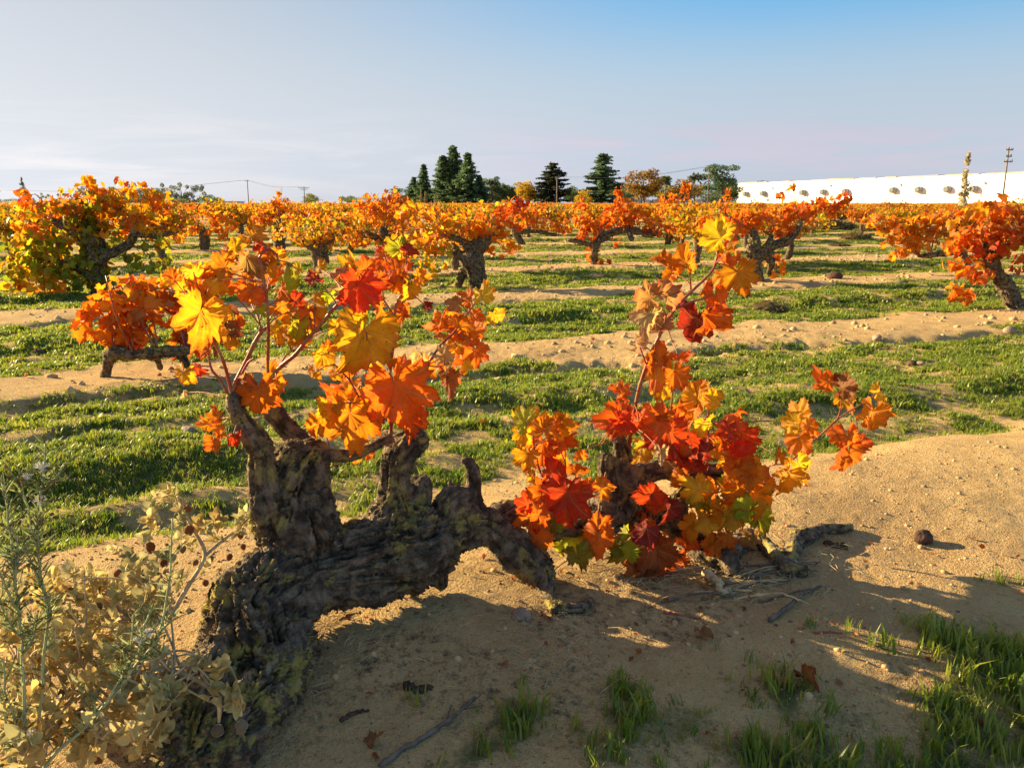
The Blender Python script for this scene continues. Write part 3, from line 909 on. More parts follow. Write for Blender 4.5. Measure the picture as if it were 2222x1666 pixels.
cane([(480, 1150, -.02), (510, 1030, -.02), (560, 930, -.04), (600, 900, -.05)], c4, .003, .002)
cane([(1440, 1420, .0), (1442, 1260, -.02), (1432, 1080, -.03), (1440, 950, -.03), (1458, 800, -.02), (1465, 660, -.01), (1478, 560, 0), (1530, 470, 0)], c4, .0042, .0026)
cane([(1465, 640, -.01), (1430, 590, 0), (1400, 545, .0)], c4, .002, .0015)
cane([(1420, 1440, .0), (1460, 1260, .02), (1530, 1120, .02), (1620, 995, .01), (1690, 900, .0), (1745, 825, 0), (1830, 740, 0), (1900, 640, 0), (1960, 560, 0)], c4, .0038, .0022)
cane([(1660, 945, .01), (1740, 950, -.02), (1810, 925, -.03)], c4, .0018, .0014)
cane([(1400, 1300, .0), (1300, 1200, -.01), (1255, 1155, -.02), (1190, 1040, -.03), (1140, 985, -.04), (1090, 935, -.05)], c4, .0028, .0016)
cane([(1275, 1170, -.02), (1180, 1175, -.03), (1090, 1180, -.04)], c4, .0018, .0014)
cane([(1420, 945, -.03), (1360, 860, -.08), (1295, 785, -.12)], c4, .0022, .0016)
cane([(560, 1020, .03), (585, 860, .0), (610, 740, -.02), (660, 600, -.03), (715, 490, -.04), (765, 410, -.04), (810, 360, -.04), (890, 285, -.03), (930, 230, -.02), (948, 130, 0)], c5, .0050, .0026)
cane([(765, 415, -.04), (830, 385, -.05), (885, 372, -.06)], c5, .0026, .0020)
cane([(828, 330, -.04), (825, 290, -.05), (820, 245, -.06)], c5, .0022, .0018)
cane([(640, 660, -.03), (625, 620, -.04), (610, 580, -.04)], c5, .0022, .0016)
cane([(712, 490, -.04), (720, 450, -.06), (730, 430, -.06)], c5, .0022, .0018)
cane([(720, 470, -.04), (750, 560, -.0)], c5, .0012, .0010)
cane([(1060, 1240, .08), (1130, 1180, .05), (1180, 1130, .03), (1250, 1072, .0), (1330, 1000, -.01), (1400, 940, -.02), (1460, 885, -.02), (1530, 840, -.02), (1605, 795, -.02)], c5, .0042, .0020)
cane([(1455, 890, -.02), (1470, 840, -.03), (1474, 790, -.03)], c5, .0020, .0015)
cane([(1240, 1080, .0), (1190, 1082, -.01), (1160, 1092, -.01)], c5, .0022, .0015)
cane([(720, 1060, .04), (735, 930, .0), (745, 820, -.02), (750, 750, -.03)], c5, .0030, .0018)
cane([(890, 1110, .06), (905, 1000, .0), (900, 900, -.03), (905, 840, -.04)], c5, .0030, .0018)
cane([(520, 960, .04), (480, 985, .0), (405, 1005, -.02)], c5, .0022, .0012)
cane([(470, 1090, .05), (445, 1190, -.02), (430, 1290, -.05)], c5, .0022, .0016)
cane([(300, 1340, .08), (290, 1250, .0), (290, 1150, -.05), (290, 1075, -.06)], c5, .0036, .0020)
cane([(300, 1300, .06), (230, 1200, .0), (170, 1080, -.03), (150, 960, -.04)], c5, .0034, .0020)
cane([(1000, 1120, .08), (1040, 1010, .02), (1030, 900, 0)], c5, .0030, .0018)
cane([(800, 1190, .08), (860, 1240, -.02), (930, 1330, -.03), (960, 1400, -.03)], c5, .0030, .0016)
cane([(640, 1260, .05), (660, 1330, -.03), (690, 1430, -.05), (680, 1530, -.05)], c5, .0030, .0016)
cane([(1000, 1120, .08), (1060, 1180, 0), (1110, 1280, -.02)], c5, .0030, .0016)
cane([(440, 1315, .06), (500, 1380, -.02), (550, 1420, -.04)], c5, .0028, .0016)

L4 = """590 140 215 95 OY;460 250 160 150 O;545 330 250 -115 BR@c;620 205 110 170 R@c;390 345 220 178 O;390 480 235 200 O;220 350 160 110 Y;270 665 390 -100 OY@f-.06;
95 410 130 150 RO;760 255 150 40 OY;700 345 180 -80 O;580 500 210 -100 RO;790 440 270 80 YG;960 400 135 120 DR;1010 340 125 80 OY;870 345 110 110 Y;745 590 180 -150 O;865 535 145 45 R;
980 590 230 -60 OY;1060 530 140 -100 YG;750 745 210 -100 OY;890 690 260 -60 Y;880 775 165 -140 O;640 620 120 180 YG;1130 365 160 60 BR;1235 500 330 -95 R@f-.14;1190 420 150 150 R;1310 470 190 -50 R@f-.13;
1290 325 150 100 RO;1380 265 170 140 RO;1500 190 210 85 YG;1560 245 125 0 DR@c;1480 345 260 -100 O;1450 420 205 190 O;1540 480 250 -90 OY;1630 400 140 0 O;1530 600 150 -70 RO;1370 580 190 -150 O;
1270 560 145 -120 YG;1255 800 500 -115 OY@f-.12;1420 670 210 60 O;1000 900 200 -140 OY;960 1010 130 -120 OY;1060 830 150 90 O;1470 930 150 60 RO;1600 925 190 120 P;1670 960 175 -60 O;1790 930 225 -40 P@c;
1800 1055 200 -75 BD@c;1725 720 180 150 BR@c;1880 690 210 30 O;1895 520 170 140 RO;2010 500 180 80 Y;2090 625 170 -10 Y;1830 560 150 160 BR;1960 765 250 -60 O;1850 810 235 -120 OY;1960 870 200 -90 RO;1890 930 170 -100 OY;
1490 1130 500 -70 RO@f-.10;1360 1090 260 165 RO;1560 1290 270 -90 RO;1200 1290 410 -85 O@f-.04;1060 1130 200 110 RO@c;1000 1320 230 -120 O;1050 1240 190 -100 OY@c;625 1140 310 -88 RO@f-.06;720 1010 185 -30 O;740 1085 185 -50 O;
550 1060 150 -150 BR@c;160 1015 190 -105 OY;270 970 130 -40 R@c;310 840 140 100 RO;170 1120 80 -95 P@c;360 1250 150 110 O;300 1310 160 180 O;390 1335 140 -60 O;365 1430 160 -80 RO;490 1375 120 0 R@c;1310 1490 110 -30 O;1230 1530 80 -100 O;
310 420 150 20 O;160 470 170 150 OY;680 260 140 100 O;1120 480 150 160 P@c;1660 580 90 -30 DR;1390 420 150 -20 RO;1100 690 150 130 OY;1340 960 150 -70 OY;1620 1180 160 10 RO;1440 1220 150 -90 RO;1110 1000 120 -70 OY;830 620 150 -20 O;
560 420 150 90 O;660 440 140 -60 RO;500 200 140 60 OY"""
L5 = """800 200 160 95 O@f-.06;710 220 125 150 RO@c;735 275 80 -150 O@c;930 95 190 140 OY@f-.02;985 185 110 100 RO@c;1015 150 70 100 OY@c;1035 280 190 -75 O@f-.04;970 290 140 -100 OY;880 335 100 -90 RO@c;945 375 135 -60 RO;
850 480 190 -105 DR@c;900 480 190 -95 RO@c;630 360 165 165 BR;725 350 170 70 BR;640 465 165 -110 P@c;690 490 130 -90 BR@c;605 575 100 -45 P@c;690 620 160 85 RO;680 690 190 -90 O@f-.05;785 630 120 40 RO;770 705 150 -60 RO;700 765 130 -100 OY;
530 770 130 150 RO;495 890 210 185 RO@f-.06;565 900 120 -60 R;860 780 180 85 OY;930 800 120 20 OY;840 865 160 -120 O;665 900 200 -160 RO;735 965 280 -75 R@f-.08;720 880 130 90 RO;880 920 140 -100 Y;640 1010 140 -100 Y;600 1055 90 -110 OY;700 1040 90 -90 P@c;
990 890 150 110 RO;1035 870 100 90 RO@c;1050 975 200 -60 R@f-.04;980 950 130 180 R;880 1035 150 180 DR;950 1020 120 -30 OY;880 1090 90 -90 DR;980 1075 100 -90 OY;110 880 150 120 YG;110 965 135 -100 OY;125 1060 160 -95 OY;200 920 150 90 O;255 920 140 60 OY;
300 985 140 -20 RO;190 1015 180 -100 RO@f-.03;260 1015 160 -60 O;155 1140 70 -90 OY@c;360 1040 70 90 O@c;345 1115 130 50 RO;240 1115 160 100 R;292 1240 270 -94 R@f-.12;185 1205 170 180 RO@f-.06;110 1245 120 165 R;120 1330 150 200 RO;190 1290 130 60 RO;
195 1390 170 -105 RO@c;385 1195 120 -30 RO;455 1165 130 55 O@c;310 1430 200 -100 YG;350 1480 170 -60 OL;425 1330 140 90 RO;430 1405 185 -92 RO@f-.06;600 1235 150 175 R;670 1195 180 70 R@f-.06;695 1255 130 -30 RO;725 1290 130 -88 DR@c;550 1435 200 -112 YG;
550 1515 140 -100 BD;620 1350 160 100 RO;655 1390 140 -60 O;690 1480 260 -60 BD@f-.05;610 1570 170 -108 BD@c;705 1560 180 -78 BD;765 1500 130 0 RO;840 1175 170 140 Y;860 1235 160 -110 YG;930 1180 160 70 O;980 1270 140 -60 O;840 1345 180 -120 OY;905 1330 150 -30 Y;
1000 1330 150 -90 OY;990 1400 120 -60 O;920 1430 130 -120 O;1050 1130 200 -70 O;1100 1120 170 0 O;1035 1220 190 -100 OY;1100 1230 190 -80 OY;1120 1325 170 -68 YG;1095 1410 110 -88 BR@c;1205 1040 80 90 O@c;1295 850 150 60 OY;1255 905 120 170 OY@c;
1340 925 100 -45 O;1280 985 160 -110 O;1290 1100 170 -65 Y;1235 1140 180 -110 OY;1400 715 150 150 RO;1500 745 150 15 BD;1490 815 110 -45 OY;1635 770 110 30 Y;1605 875 150 -100 O@c;1655 850 100 -30 OY;1495 980 170 -90 RO@f-.04;1485 1050 190 -105 RO;1560 990 110 -10 RO;
780 1050 150 -80 RO;930 1240 140 -90 OY;780 1130 120 120 O;1030 1060 150 60 O;160 1330 120 -80 R;500 1430 120 160 OL;900 1270 120 90 OY;770 850 130 60 RO;600 880 130 100 RO;250 1340 110 -120 OL;1150 1180 120 -70 O;870 980 120 100 O"""
lr = np.random.default_rng(11)
TRP = np.vstack([np.array([c[0] for c in ch]) for ch in tr])
CANP = np.vstack(CANES + [TRP])
SUNV = np.array(SUN_DIR)
def hero_leaves(txt, f, sc, dvr):
    for e in txt.replace('\n', '').split(';'):
        if not e.strip(): continue
        e, *fl = e.split('@')
        x, y, s, a, code = e.split()
        x, y, s, a = float(x), float(y), float(s), R(float(a))
        fl = fl[0] if fl else ''
        dv = float(fl[fl.index('f') + 1:]) if 'f' in fl else lr.uniform(*dvr)
        px, py = f(x, y)
        P = at_v(px, py, V0 + dv)
        size = s / sc * mpp(P) * (1.0 if s > 300 else .93)
        view = CAMP - P; view /= np.linalg.norm(view)
        right = np.array((1., 0, 0)); up = np.array((0, SP, CP))
        tau = lr.uniform(-.75, .8); psi = lr.uniform(-.85, .85)
        me = CURLED[lr.integers(len(CURLED))] if 'c' in fl else LEAVES[lr.integers(len(LEAVES))]
        if 'f' in fl: me, tau, psi = LEAVES[(0, 1, 4)[lr.integers(3)]], tau * .5, psi * .5
        T = math.cos(a) * right + math.sin(a) * up
        T = math.cos(tau) * T + math.sin(tau) * view
        # blades lean their upper face towards the light and are seen against it
        N = view if lr.uniform() < .5 else -view
        S = np.cross(T, N)
        N = N * math.cos(psi) + S * math.sin(psi)
        if 'c' in fl: size *= 1.2
        M = leaf_frame(T, N, size)
        J = P - M[:3, 1] * .15
        lf = put_leaf(HERO, me, J, M, pal(code, lr))
        d = np.linalg.norm(CANP - J, axis=1); i = d.argmin()
        if .012 < d[i]:
            L = d[i]; Q = CANP[i]
            if L > .13: Q = J + (Q - J) * .13 / L
            Mi = np.linalg.inv(np.vstack([M[:3], [0, 0, 0, 1]]) if True else M)
            mid = (J + Q) / 2 + np.array((0, 0, .006))
            Pp = catmull([J, mid, Q], 4)
            vv, ff = tube(Pp, np.linspace(.0011, .0015, len(Pp)), 5)
            A3 = M[:3, :3]
            loc = (vv - J) @ np.linalg.inv(A3).T
            po = link('petiole', mesh_np('petiole', loc, ff, M_CANE), lf)
L7 = ';'.join('%d %d %d %d %s%s' % (lr.normal(x, sx), lr.normal(y, sy), lr.uniform(130, 230), lr.normal(-90, 50), mixs[lr.integers(len(mixs))], '@c' if lr.uniform() < .25 else '') for x, y, sx, sy, n, mixs in (
    (280, 430, 110, 80, 7, ('OY', 'O', 'Y', 'O')), (640, 420, 100, 90, 6, ('O', 'OY', 'RO')), (820, 620, 80, 90, 5, ('OY', 'O', 'YG')), (1350, 420, 120, 90, 6, ('O', 'RO', 'OY')), (1880, 740, 90, 90, 5, ('O', 'OY', 'RO')), (1180, 1120, 120, 90, 4, ('O', 'OY'))) for _ in range(n))
hero_leaves(L7, c4, 2.836, (-.03, .14))
hero_leaves(L4, c4, 2.836, (-.07, .10))
L6 = ';'.join('%d %d %d %d %s%s' % (lr.normal(x, sx), lr.normal(y, sy), lr.uniform(105, 175), lr.normal(-95, 40), mixs[lr.integers(len(mixs))], '@c' if lr.uniform() < .3 else '') for x, y, sx, sy, n, mixs in (
    (220, 1180, 90, 90, 2, ('R', 'RO', 'RO', 'O')), (640, 1420, 90, 90, 5, ('RO', 'BD', 'O', 'DR')), (960, 1220, 90, 90, 4, ('OY', 'O', 'Y', 'YG', 'O')), (1060, 1290, 50, 60, 7, ('OY', 'YG', 'O')), (760, 960, 120, 80, 3, ('RO', 'R', 'O')), (170, 970, 60, 70, 6, ('O', 'OY')), (1000, 1010, 80, 60, 3, ('RO', 'O', 'R'))) for _ in range(n))
hero_leaves(L6, c5, 1.975, (-.13, .05))
hero_leaves(L5, c5, 1.975, (-.12, .03))

# ------------------------------------------------------------------ the other vines
def ov(x, y): return x / .9955, y / .9955
vr = np.random.default_rng(23)
def mixcode(mixs, r):
    """'O3 OY2 Y' -> one code drawn by weight"""
    cs, ws = [], []
    for m in mixs.split():
        c = m.rstrip('0123456789'); cs.append(c); ws.append(float(m[len(c):] or 1))
    return cs[r.choice(len(cs), p=np.array(ws) / sum(ws))]
def rand_leaf_axes(r, P, C):
    """blades hang from their stalks: tips down and outwards, faces every way"""
    out = P - C; out = out / (np.linalg.norm(out) + 1e-6)
    T = out * .5 + np.array((0, 0, -.75)) + r.normal(0, .55, 3)
    N = r.normal(0, 1, 3) * .8 + out * .5 + np.array((0, -.2, .35))
    return T, N
SPECS = []
def vine(label, base, chains, blobs, leaf, seed, voxel=.012, dens=1.0, canes=()):
    r = np.random.default_rng(seed)
    bx, by = ov(*base)
    B = hit(bx, by)
    root = tag(empty('grapevine', B), label, 'vine', 'vines of the vineyard')
    Yb = B[1]
    ch = []
    for c in chains:
        o = r.uniform(-.18, .18)
        L = []
        for i, (x, y, rp) in enumerate(c):
            P = at_y(*ov(x, y), Yb + o * (i / max(1, len(c) - 1)))
            P[2] = max(P[2], H1(P[0], P[1]) - .02)
            L.append((P, rp / .9955 * mpp(P) * (.74 if seed == 31 else .88)))
        ch.append(L)
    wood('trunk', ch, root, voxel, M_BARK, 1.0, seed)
    ends = np.vstack([np.array([q[0] for q in c]) for c in ch])
    alll = []
    cb = Bag()
    for (x, y, rx, ry, mixs) in blobs:
        x, y = ov(x, y)
        m = mpp(at_y(x, y, Yb))
        C = at_y(x, y, Yb + r.uniform(-.1, .1))
        A = np.array((rx * m, max(.08, .75 * min(rx, 1.6 * ry) * m), ry * m)) / .9955
        n = int(dens * 3.4 * (rx * ry * math.pi) * (m / leaf) ** 2 / .55) + 2
        # a few canes carry each clump
        for k in range(max(1, min(5, n // 14))):
            E = ends[np.linalg.norm((ends - C) , axis=1).argmin()]
            tip = C + A * r.normal(0, .45, 3) + np.array((0, 0, A[2] * .3))
            mid = (E + tip) / 2 + np.array((0, 0, .06)) + r.normal(0, .05, 3)
            vv, ff = tube(catmull([E, mid, tip], 5), np.linspace(.006, .0028, 11), 5)
            cb.add(vv, ff)
        for k in range(n):
            d = r.normal(0, 1, 3); d /= np.linalg.norm(d)
            q = d * r.uniform(.25, 1.0) ** .55
            if vnoise((C + A * q)[None] * 5.5, seed)[0] < (-.42 if seed == 31 else -.36): continue
            P = C + A * q
            if P[2] < H1(P[0], P[1]) + .03: continue
            code = mixcode(mixs, r)
            alll.append((P, *rand_leaf_axes(r, P, C - np.array((0, 0, A[2] * .4))), leaf * r.uniform(.62, 1.2), pal(code, r, .18)))
    alll.sort(key=lambda e: e[0][1])
    for (P, T, N, s, c) in alll[:300]:
        put_leaf(root, SMALL[r.integers(6)], P, leaf_frame(T, N, s), c)
    rest = alll[300:]
    if rest:
        b = Bag()
        for (P, T, N, s, c) in rest:
            tv, tf = TINY[r.integers(6)]
            M = leaf_frame(T, N, s)
            b.add(tv @ M[:3, :3].T + P, tf, c)
        v, f = b.get()
        o = part('foliage', v, f, M_LEAFJ, root, col=b.col()); o['kind'] = 'stuff'
    if cb.n:
        v, f = cb.get()
        part('canes', v, f, M_CANE, root)['kind'] = 'stuff'
    SPECS.append((B[0], B[1]))
    return root

vine('big bushy vine with yellow-green lower leaves and orange top, its dark head split in arms', (218, 642),
     [[(218, 646, 22), (215, 590, 20), (207, 545, 28), (199, 510, 26), (192, 475, 16)], [(208, 560, 20), (250, 542, 12), (282, 524, 11), (290, 505, 12), (312, 508, 9), (345, 512, 7)], [(200, 520, 20), (150, 495, 14), (118, 478, 9)], [(205, 600, 18), (165, 580, 10), (125, 565, 7)]],
     [(60, 560, 62, 62, 'YG5 Y4 OY2 OL2'), (115, 560, 60, 60, 'YG5 OL2 Y3'), (100, 475, 85, 45, 'OY4 O3 YG2 Y2'), (190, 435, 80, 40, 'OY4 O4 YG2'), (250, 480, 40, 40, 'OL3 OY3 O2'), (300, 440, 80, 42, 'O4 OY4 YG'), (345, 500, 50, 38, 'OY4 Y3 YG2'), (320, 555, 52, 32, 'OL4 YG2'), (180, 470, 30, 60, 'OL4 YG'), (80, 620, 70, 28, 'OY4 Y2 O'), (120, 650, 48, 20, 'O4 OY2'), (222, 600, 36, 40, 'OL3 OY2'), (205, 530, 46, 60, 'OL5 YG OY'), (175, 590, 60, 40, 'OL4 YG3'), (190, 395, 12, 14, 'Y2 OY2'), (212, 410, 16, 12, 'O2 OY'), (262, 392, 9, 17, 'O'), (45, 425, 12, 30, 'O2 OY RO'), (84, 412, 13, 20, 'O2 OY'), (160, 440, 110, 22, 'OY O2 YG'), (150, 500, 60, 40, 'OL2 YG3 Y2'), (90, 540, 70, 70, 'YG4 Y4 OY'), (40, 590, 40, 40, 'Y3 YG2')], .112, 31, .012, .9)
vine('low sprawling vine with rusty orange leaves over a grey log-like arm near the ground', (232, 815),
     [[(227, 812, 12), (234, 785, 13), (245, 762, 16), (290, 766, 15), (340, 762, 17), (402, 757, 12)], [(338, 772, 10), (346, 795, 8)], [(390, 762, 14), (404, 790, 10)]],
     [(280, 640, 88, 45, 'O4 OY2 RO BR'), (305, 700, 80, 42, 'RO3 O3 BR'), (215, 665, 55, 28, 'O3 OY2'), (192, 715, 20, 34, 'O3 OY'), (245, 715, 38, 32, 'O3 RO'), (430, 700, 58, 80, 'RO3 BD3 O'), (375, 620, 55, 28, 'OY O2'), (495, 705, 22, 50, 'BD3 RO OY'), (330, 660, 90, 50, 'RO2 O3 BR'), (400, 745, 40, 24, 'BD2 RO'), (255, 725, 55, 24, 'O3 RO OY'), (330, 722, 70, 24, 'RO2 O2 OY'), (410, 690, 70, 55, 'O2 RO2 BD')], .115, 32, .010, 1.0)
vine('vine with a split two-legged black stump and yellow leaves hanging low on one side', (1034, 628),
     [[(1036, 630, 20), (1030, 592, 23), (1022, 562, 30), (1026, 540, 22), (1052, 518, 13), (1072, 502, 9)], [(1012, 560, 16), (985, 545, 10)], [(1012, 572, 14), (1000, 592, 11), (990, 614, 10)], [(1025, 545, 16), (1000, 522, 10), (970, 510, 7)]],
     [(955, 510, 80, 38, 'Y3 OY4 O2 YG'), (905, 548, 55, 32, 'Y3 YG2 OY2'), (1000, 485, 68, 30, 'O3 OY3'), (1085, 535, 42, 26, 'OY3 O2'), (1105, 468, 42, 30, 'RO3 O'), (1115, 445, 30, 16, 'RO2 DR R'), (940, 578, 30, 22, 'YG2 Y3'), (1060, 488, 45, 30, 'O3 OY'), (850, 530, 40, 30, 'OY2 Y'), (900, 460, 50, 30, 'O2 OY2')], .12, 33, .012, .7)
vine('vine with a peaked orange crown between the low log vine and the two-legged vine', (838, 552),
     [[(838, 555, 11), (838, 520, 14), (828, 500, 10)], [(830, 520, 8), (792, 507, 7), (764, 510, 8), (757, 536, 8)]],
     [(790, 490, 62, 42, 'OY3 O3 Y'), (845, 450, 62, 30, 'O4 OY2'), (850, 420, 20, 18, 'O3 OY'), (880, 500, 52, 40, 'OY3 O2 Y'), (760, 515, 32, 20, 'OY2 Y'), (800, 440, 40, 20, 'O3 OY2')], .115, 34, .014, .95)
vine('small pinkish-orange vine on a neat straight stump forking into two bare arms', (697, 567),
     [[(697, 569, 14), (698, 542, 14), (696, 526, 13), (675, 515, 8), (664, 503, 6)], [(700, 526, 12), (724, 516, 8), (736, 505, 7), (733, 494, 5)], [(697, 526, 9), (700, 505, 7)]],
     [(660, 488, 36, 26, 'RO2 O3 BR'), (700, 474, 46, 22, 'O4 RO'), (745, 480, 30, 24, 'OY2 O2'), (640, 468, 28, 18, 'O2 OY')], .11, 35, .014, .95)
vine('narrow upright vine with a tall tuft of orange shoots above dark olive leaves', (603, 542),
     [[(603, 544, 12), (605, 512, 14), (608, 492, 11)]],
     [(600, 480, 30, 30, 'OL2 OY2 O'), (607, 432, 16, 20, 'O3 OY'), (594, 452, 20, 22, 'OY2 O2'), (630, 465, 26, 22, 'O3 OY'), (568, 468, 26, 20, 'O3 OY'), (603, 412, 6, 8, 'OY')], .11, 36, .014, .95)
vine('vine with one long arched arm and a skirt of red leaves round its thin trunk', (1283, 571),
     [[(1283, 573, 8), (1284, 546, 9), (1290, 525, 9), (1310, 508, 9), (1340, 498, 8), (1356, 495, 9), (1376, 500, 7), (1400, 505, 8), (1422, 505, 6)], [(1284, 532, 7), (1255, 523, 6), (1230, 518, 5)], [(1358, 498, 7), (1365, 517, 6)]],
     [(1280, 478, 50, 24, 'O4 RO OY'), (1272, 505, 28, 20, 'RO3 O'), (1280, 546, 13, 24, 'RO3 O2'), (1302, 566, 24, 7, 'RO2 O'), (1328, 521, 16, 9, 'RO2 O'), (1340, 468, 55, 26, 'O4 OY RO'), (1422, 496, 36, 13, 'RO3 BD'), (1388, 465, 52, 28, 'O3 OY2 RO'), (1260, 440, 18, 14, 'RO O2'), (1338, 415, 11, 18, 'RO O'), (1345, 438, 20, 14, 'O2')], .11, 37, .013, .95)
vine('vine with a forked dark stump hung with orange leaves beside the tall red shoot', (1637, 607),
     [[(1638, 609, 14), (1632, 577, 15), (1625, 547, 16), (1631, 522, 12), (1627, 500, 10)], [(1640, 552, 14), (1665, 532, 12), (1700, 521, 10), (1720, 502, 8), (1729, 480, 6)], [(1650, 547, 12), (1666, 567, 9), (1661, 590, 6)], [(1660, 532, 10), (1666, 510, 6)]],
     [(1560, 520, 35, 22, 'RO2 O2'), (1600, 478, 46, 24, 'O3 RO'), (1660, 468, 62, 26, 'O4 RO OY'), (1745, 455, 60, 26, 'O2 RO3'), (1800, 440, 34, 16, 'RO3 O'), (1826, 425, 16, 11, 'RO R'), (1678, 572, 24, 26, 'O3 OY'), (1690, 500, 40, 13, 'O2 RO'), (1682, 420, 10, 10, 'RO O'), (1712, 406, 14, 7, 'BD O'), (1540, 480, 40, 26, 'O3')], .115, 38, .013, .95)
vine('vine behind the reddest one, a low bare arm stretched out over the grass', (2088, 592),
     [[(1985, 553, 5), (2010, 551, 7), (2045, 546, 8), (2070, 541, 9), (2086, 562, 9), (2088, 594, 10)], [(2070, 541, 9), (2060, 515, 7)]],
     [(1935, 535, 34, 24, 'O3 OY2'), (1950, 498, 56, 30, 'OY3 O2'), (2000, 488, 62, 26, 'OY2 O3'), (2045, 500, 50, 38, 'O3 OY2 BR'), (1985, 525, 30, 20, 'OY O'), (1900, 478, 40, 16, 'OY2 O'), (1995, 562, 5, 8, 'OY')], .115, 39, .013, .95)
vine('reddest vine, a leaning bare trunk under a curtain of red-orange leaves', (2192, 667),
     [[(2202, 670, 22), (2185, 642, 18), (2170, 612, 17), (2150, 586, 17), (2140, 560, 14), (2130, 530, 10)], [(2140, 565, 12), (2180, 530, 9), (2200, 495, 7)]],
     [(2080, 555, 42, 55, 'RO3 O3'), (2060, 625, 18, 26, 'O3 OY'), (2092, 640, 22, 13, 'RO O'), (2140, 520, 58, 46, 'RO4 R O'), (2180, 480, 45, 52, 'O3 RO3'), (2130, 452, 40, 30, 'O3 OY'), (2095, 480, 50, 34, 'O3 OY'), (2200, 540, 40, 52, 'RO3 O R'), (2115, 592, 34, 22, 'RO3 O'), (2165, 420, 13, 22, 'R RO'), (2206, 425, 12, 14, 'RO'), (2130, 425, 10, 12, 'RO O')], .118, 40, .012, .78)
vine('leafy vine whose orange crown hides its trunk, just beyond the arched-arm vine', (1446, 530),
     [[(1442, 532, 7), (1446, 505, 8), (1450, 480, 6)]],
     [(1450, 462, 36, 30, 'O3 RO OY'), (1455, 502, 24, 20, 'OY2 OL O'), (1480, 415, 12, 24, 'O3 RO'), (1445, 432, 24, 16, 'O2'), (1500, 462, 30, 26, 'O2 OY'), (1572, 430, 10, 22, 'O2 OY')], .11, 41, .014, .95)
vine('round orange vine right behind the big bushy yellow-green one', (440, 540),
     [[(440, 542, 10), (442, 512, 11), (430, 490, 8)]],
     [(420, 478, 55, 30, 'O3 OY2'), (482, 480, 34, 26, 'O2 OY2'), (470, 508, 24, 14, 'OY2 O'), (395, 510, 30, 14, 'OY2 O')], .11, 42, .014, .95)
vine('wide vine with a thin low arm, between the two-legged and the arched-arm vines', (1130, 528),
     [[(1128, 530, 8), (1115, 505, 9), (1110, 490, 8)], [(1115, 502, 7), (1160, 500, 5), (1200, 508, 4)]],
     [(1180, 478, 55, 26, 'O3 OY2'), (1125, 470, 45, 24, 'O2 OY2 RO'), (1215, 490, 26, 18, 'O2 OY')], .11, 43, .014, .95)

# --- prototypes for the far rows
def proto(seed):
    r = np.random.default_rng(seed)
    ch = []
    hd = r.uniform(.38, .5)
    tp = [np.array((0, 0, -.05)), np.array((r.normal(0, .04), r.normal(0, .04), hd * .5)), np.array((r.normal(0, .06), r.normal(0, .06), hd))]
    ch.append([(tp[0], .075), (tp[1], .065), (tp[2], .085)])
    heads = []
    for k in range(r.integers(3, 6)):
        a = r.uniform(0, 6.28); d = np.array((math.cos(a), math.sin(a), 0))
        L = r.uniform(.2, .5)
        e = tp[2] + d * L + np.array((0, 0, r.uniform(.05, .22)))
        ch.append([(tp[2], .06), (tp[2] + d * L * .55 + np.array((0, 0, .04)), .042), (e, .03)])
        heads.append(e)
    b = Bag()
    for c in ch:
        P = catmull([q[0] for q in c], 4)
        rr = np.interp(np.linspace(0, 1, len(P)), np.linspace(0, 1, len(c)), [q[1] for q in c])
        v, f = tube(P, rr * (1 + .2 * r.normal(0, 1, len(P)).clip(-1, 1)), 7)
        b.add(v + r.normal(0, .005, v.shape), f)
    lb = Bag()
    for e in heads:
        for k in range(r.integers(4, 7)):
            a = r.uniform(0, 6.28); L = r.uniform(.35, .9)
            up = r.uniform(-.1, 1.1)
            tip = e + np.array((math.cos(a) * L * .8, math.sin(a) * L * .8, L * .65 * up))
            tip[2] = np.clip(tip[2], .12, r.uniform(.75, 1.08) if r.uniform() < .9 else 1.32)
            mid = (e + tip) / 2 + np.array((0, 0, .12))
            P = catmull([e, mid, tip], 7)
            v, f = tube(P, np.linspace(.006, .003, len(P)), 4)
            b.add(v, f)
            n = r.integers(30, 50)
            base = r.choice(['O', 'OY', 'OY', 'RO', 'OY', 'Y'])
            for q in range(n):
                p = P[r.integers(2, len(P))] + r.normal(0, .075, 3)
                T, N = rand_leaf_axes(r, p, np.array((0, 0, .5)))
                M = leaf_frame(T, N,   .098 * r.uniform(.6, 1.2))
                tv, tf = TINY[r.integers(6)]
                lb.add(tv @ M[:3, :3].T + p, tf, pal(base if r.uniform() < .6 else r.choice(['O', 'OY', 'Y', 'BD', 'BR', 'OL', 'YG']), r, .15))
    return b, lb
PROTO = []
for i in range(7):
    b, lb = proto(300 + i)
    v, f = b.get(); lv, lf = lb.get()
    tm = mesh_np('trunk', v, f, M_BARK2)
    lm = mesh_np('foliage', lv, lf, M_LEAFJ, col=lb.col())
    one = mesh_np('grapevine', np.vstack([v, lv]), np.vstack([f, lf + len(v)]), [M_BARK2, M_LEAFJ], col=np.vstack([b.col(), lb.col()]),
                  mi=np.r_[np.zeros(len(f)), np.ones(len(lf))])
    PROTO.append((tm, lm, one))
spots = []
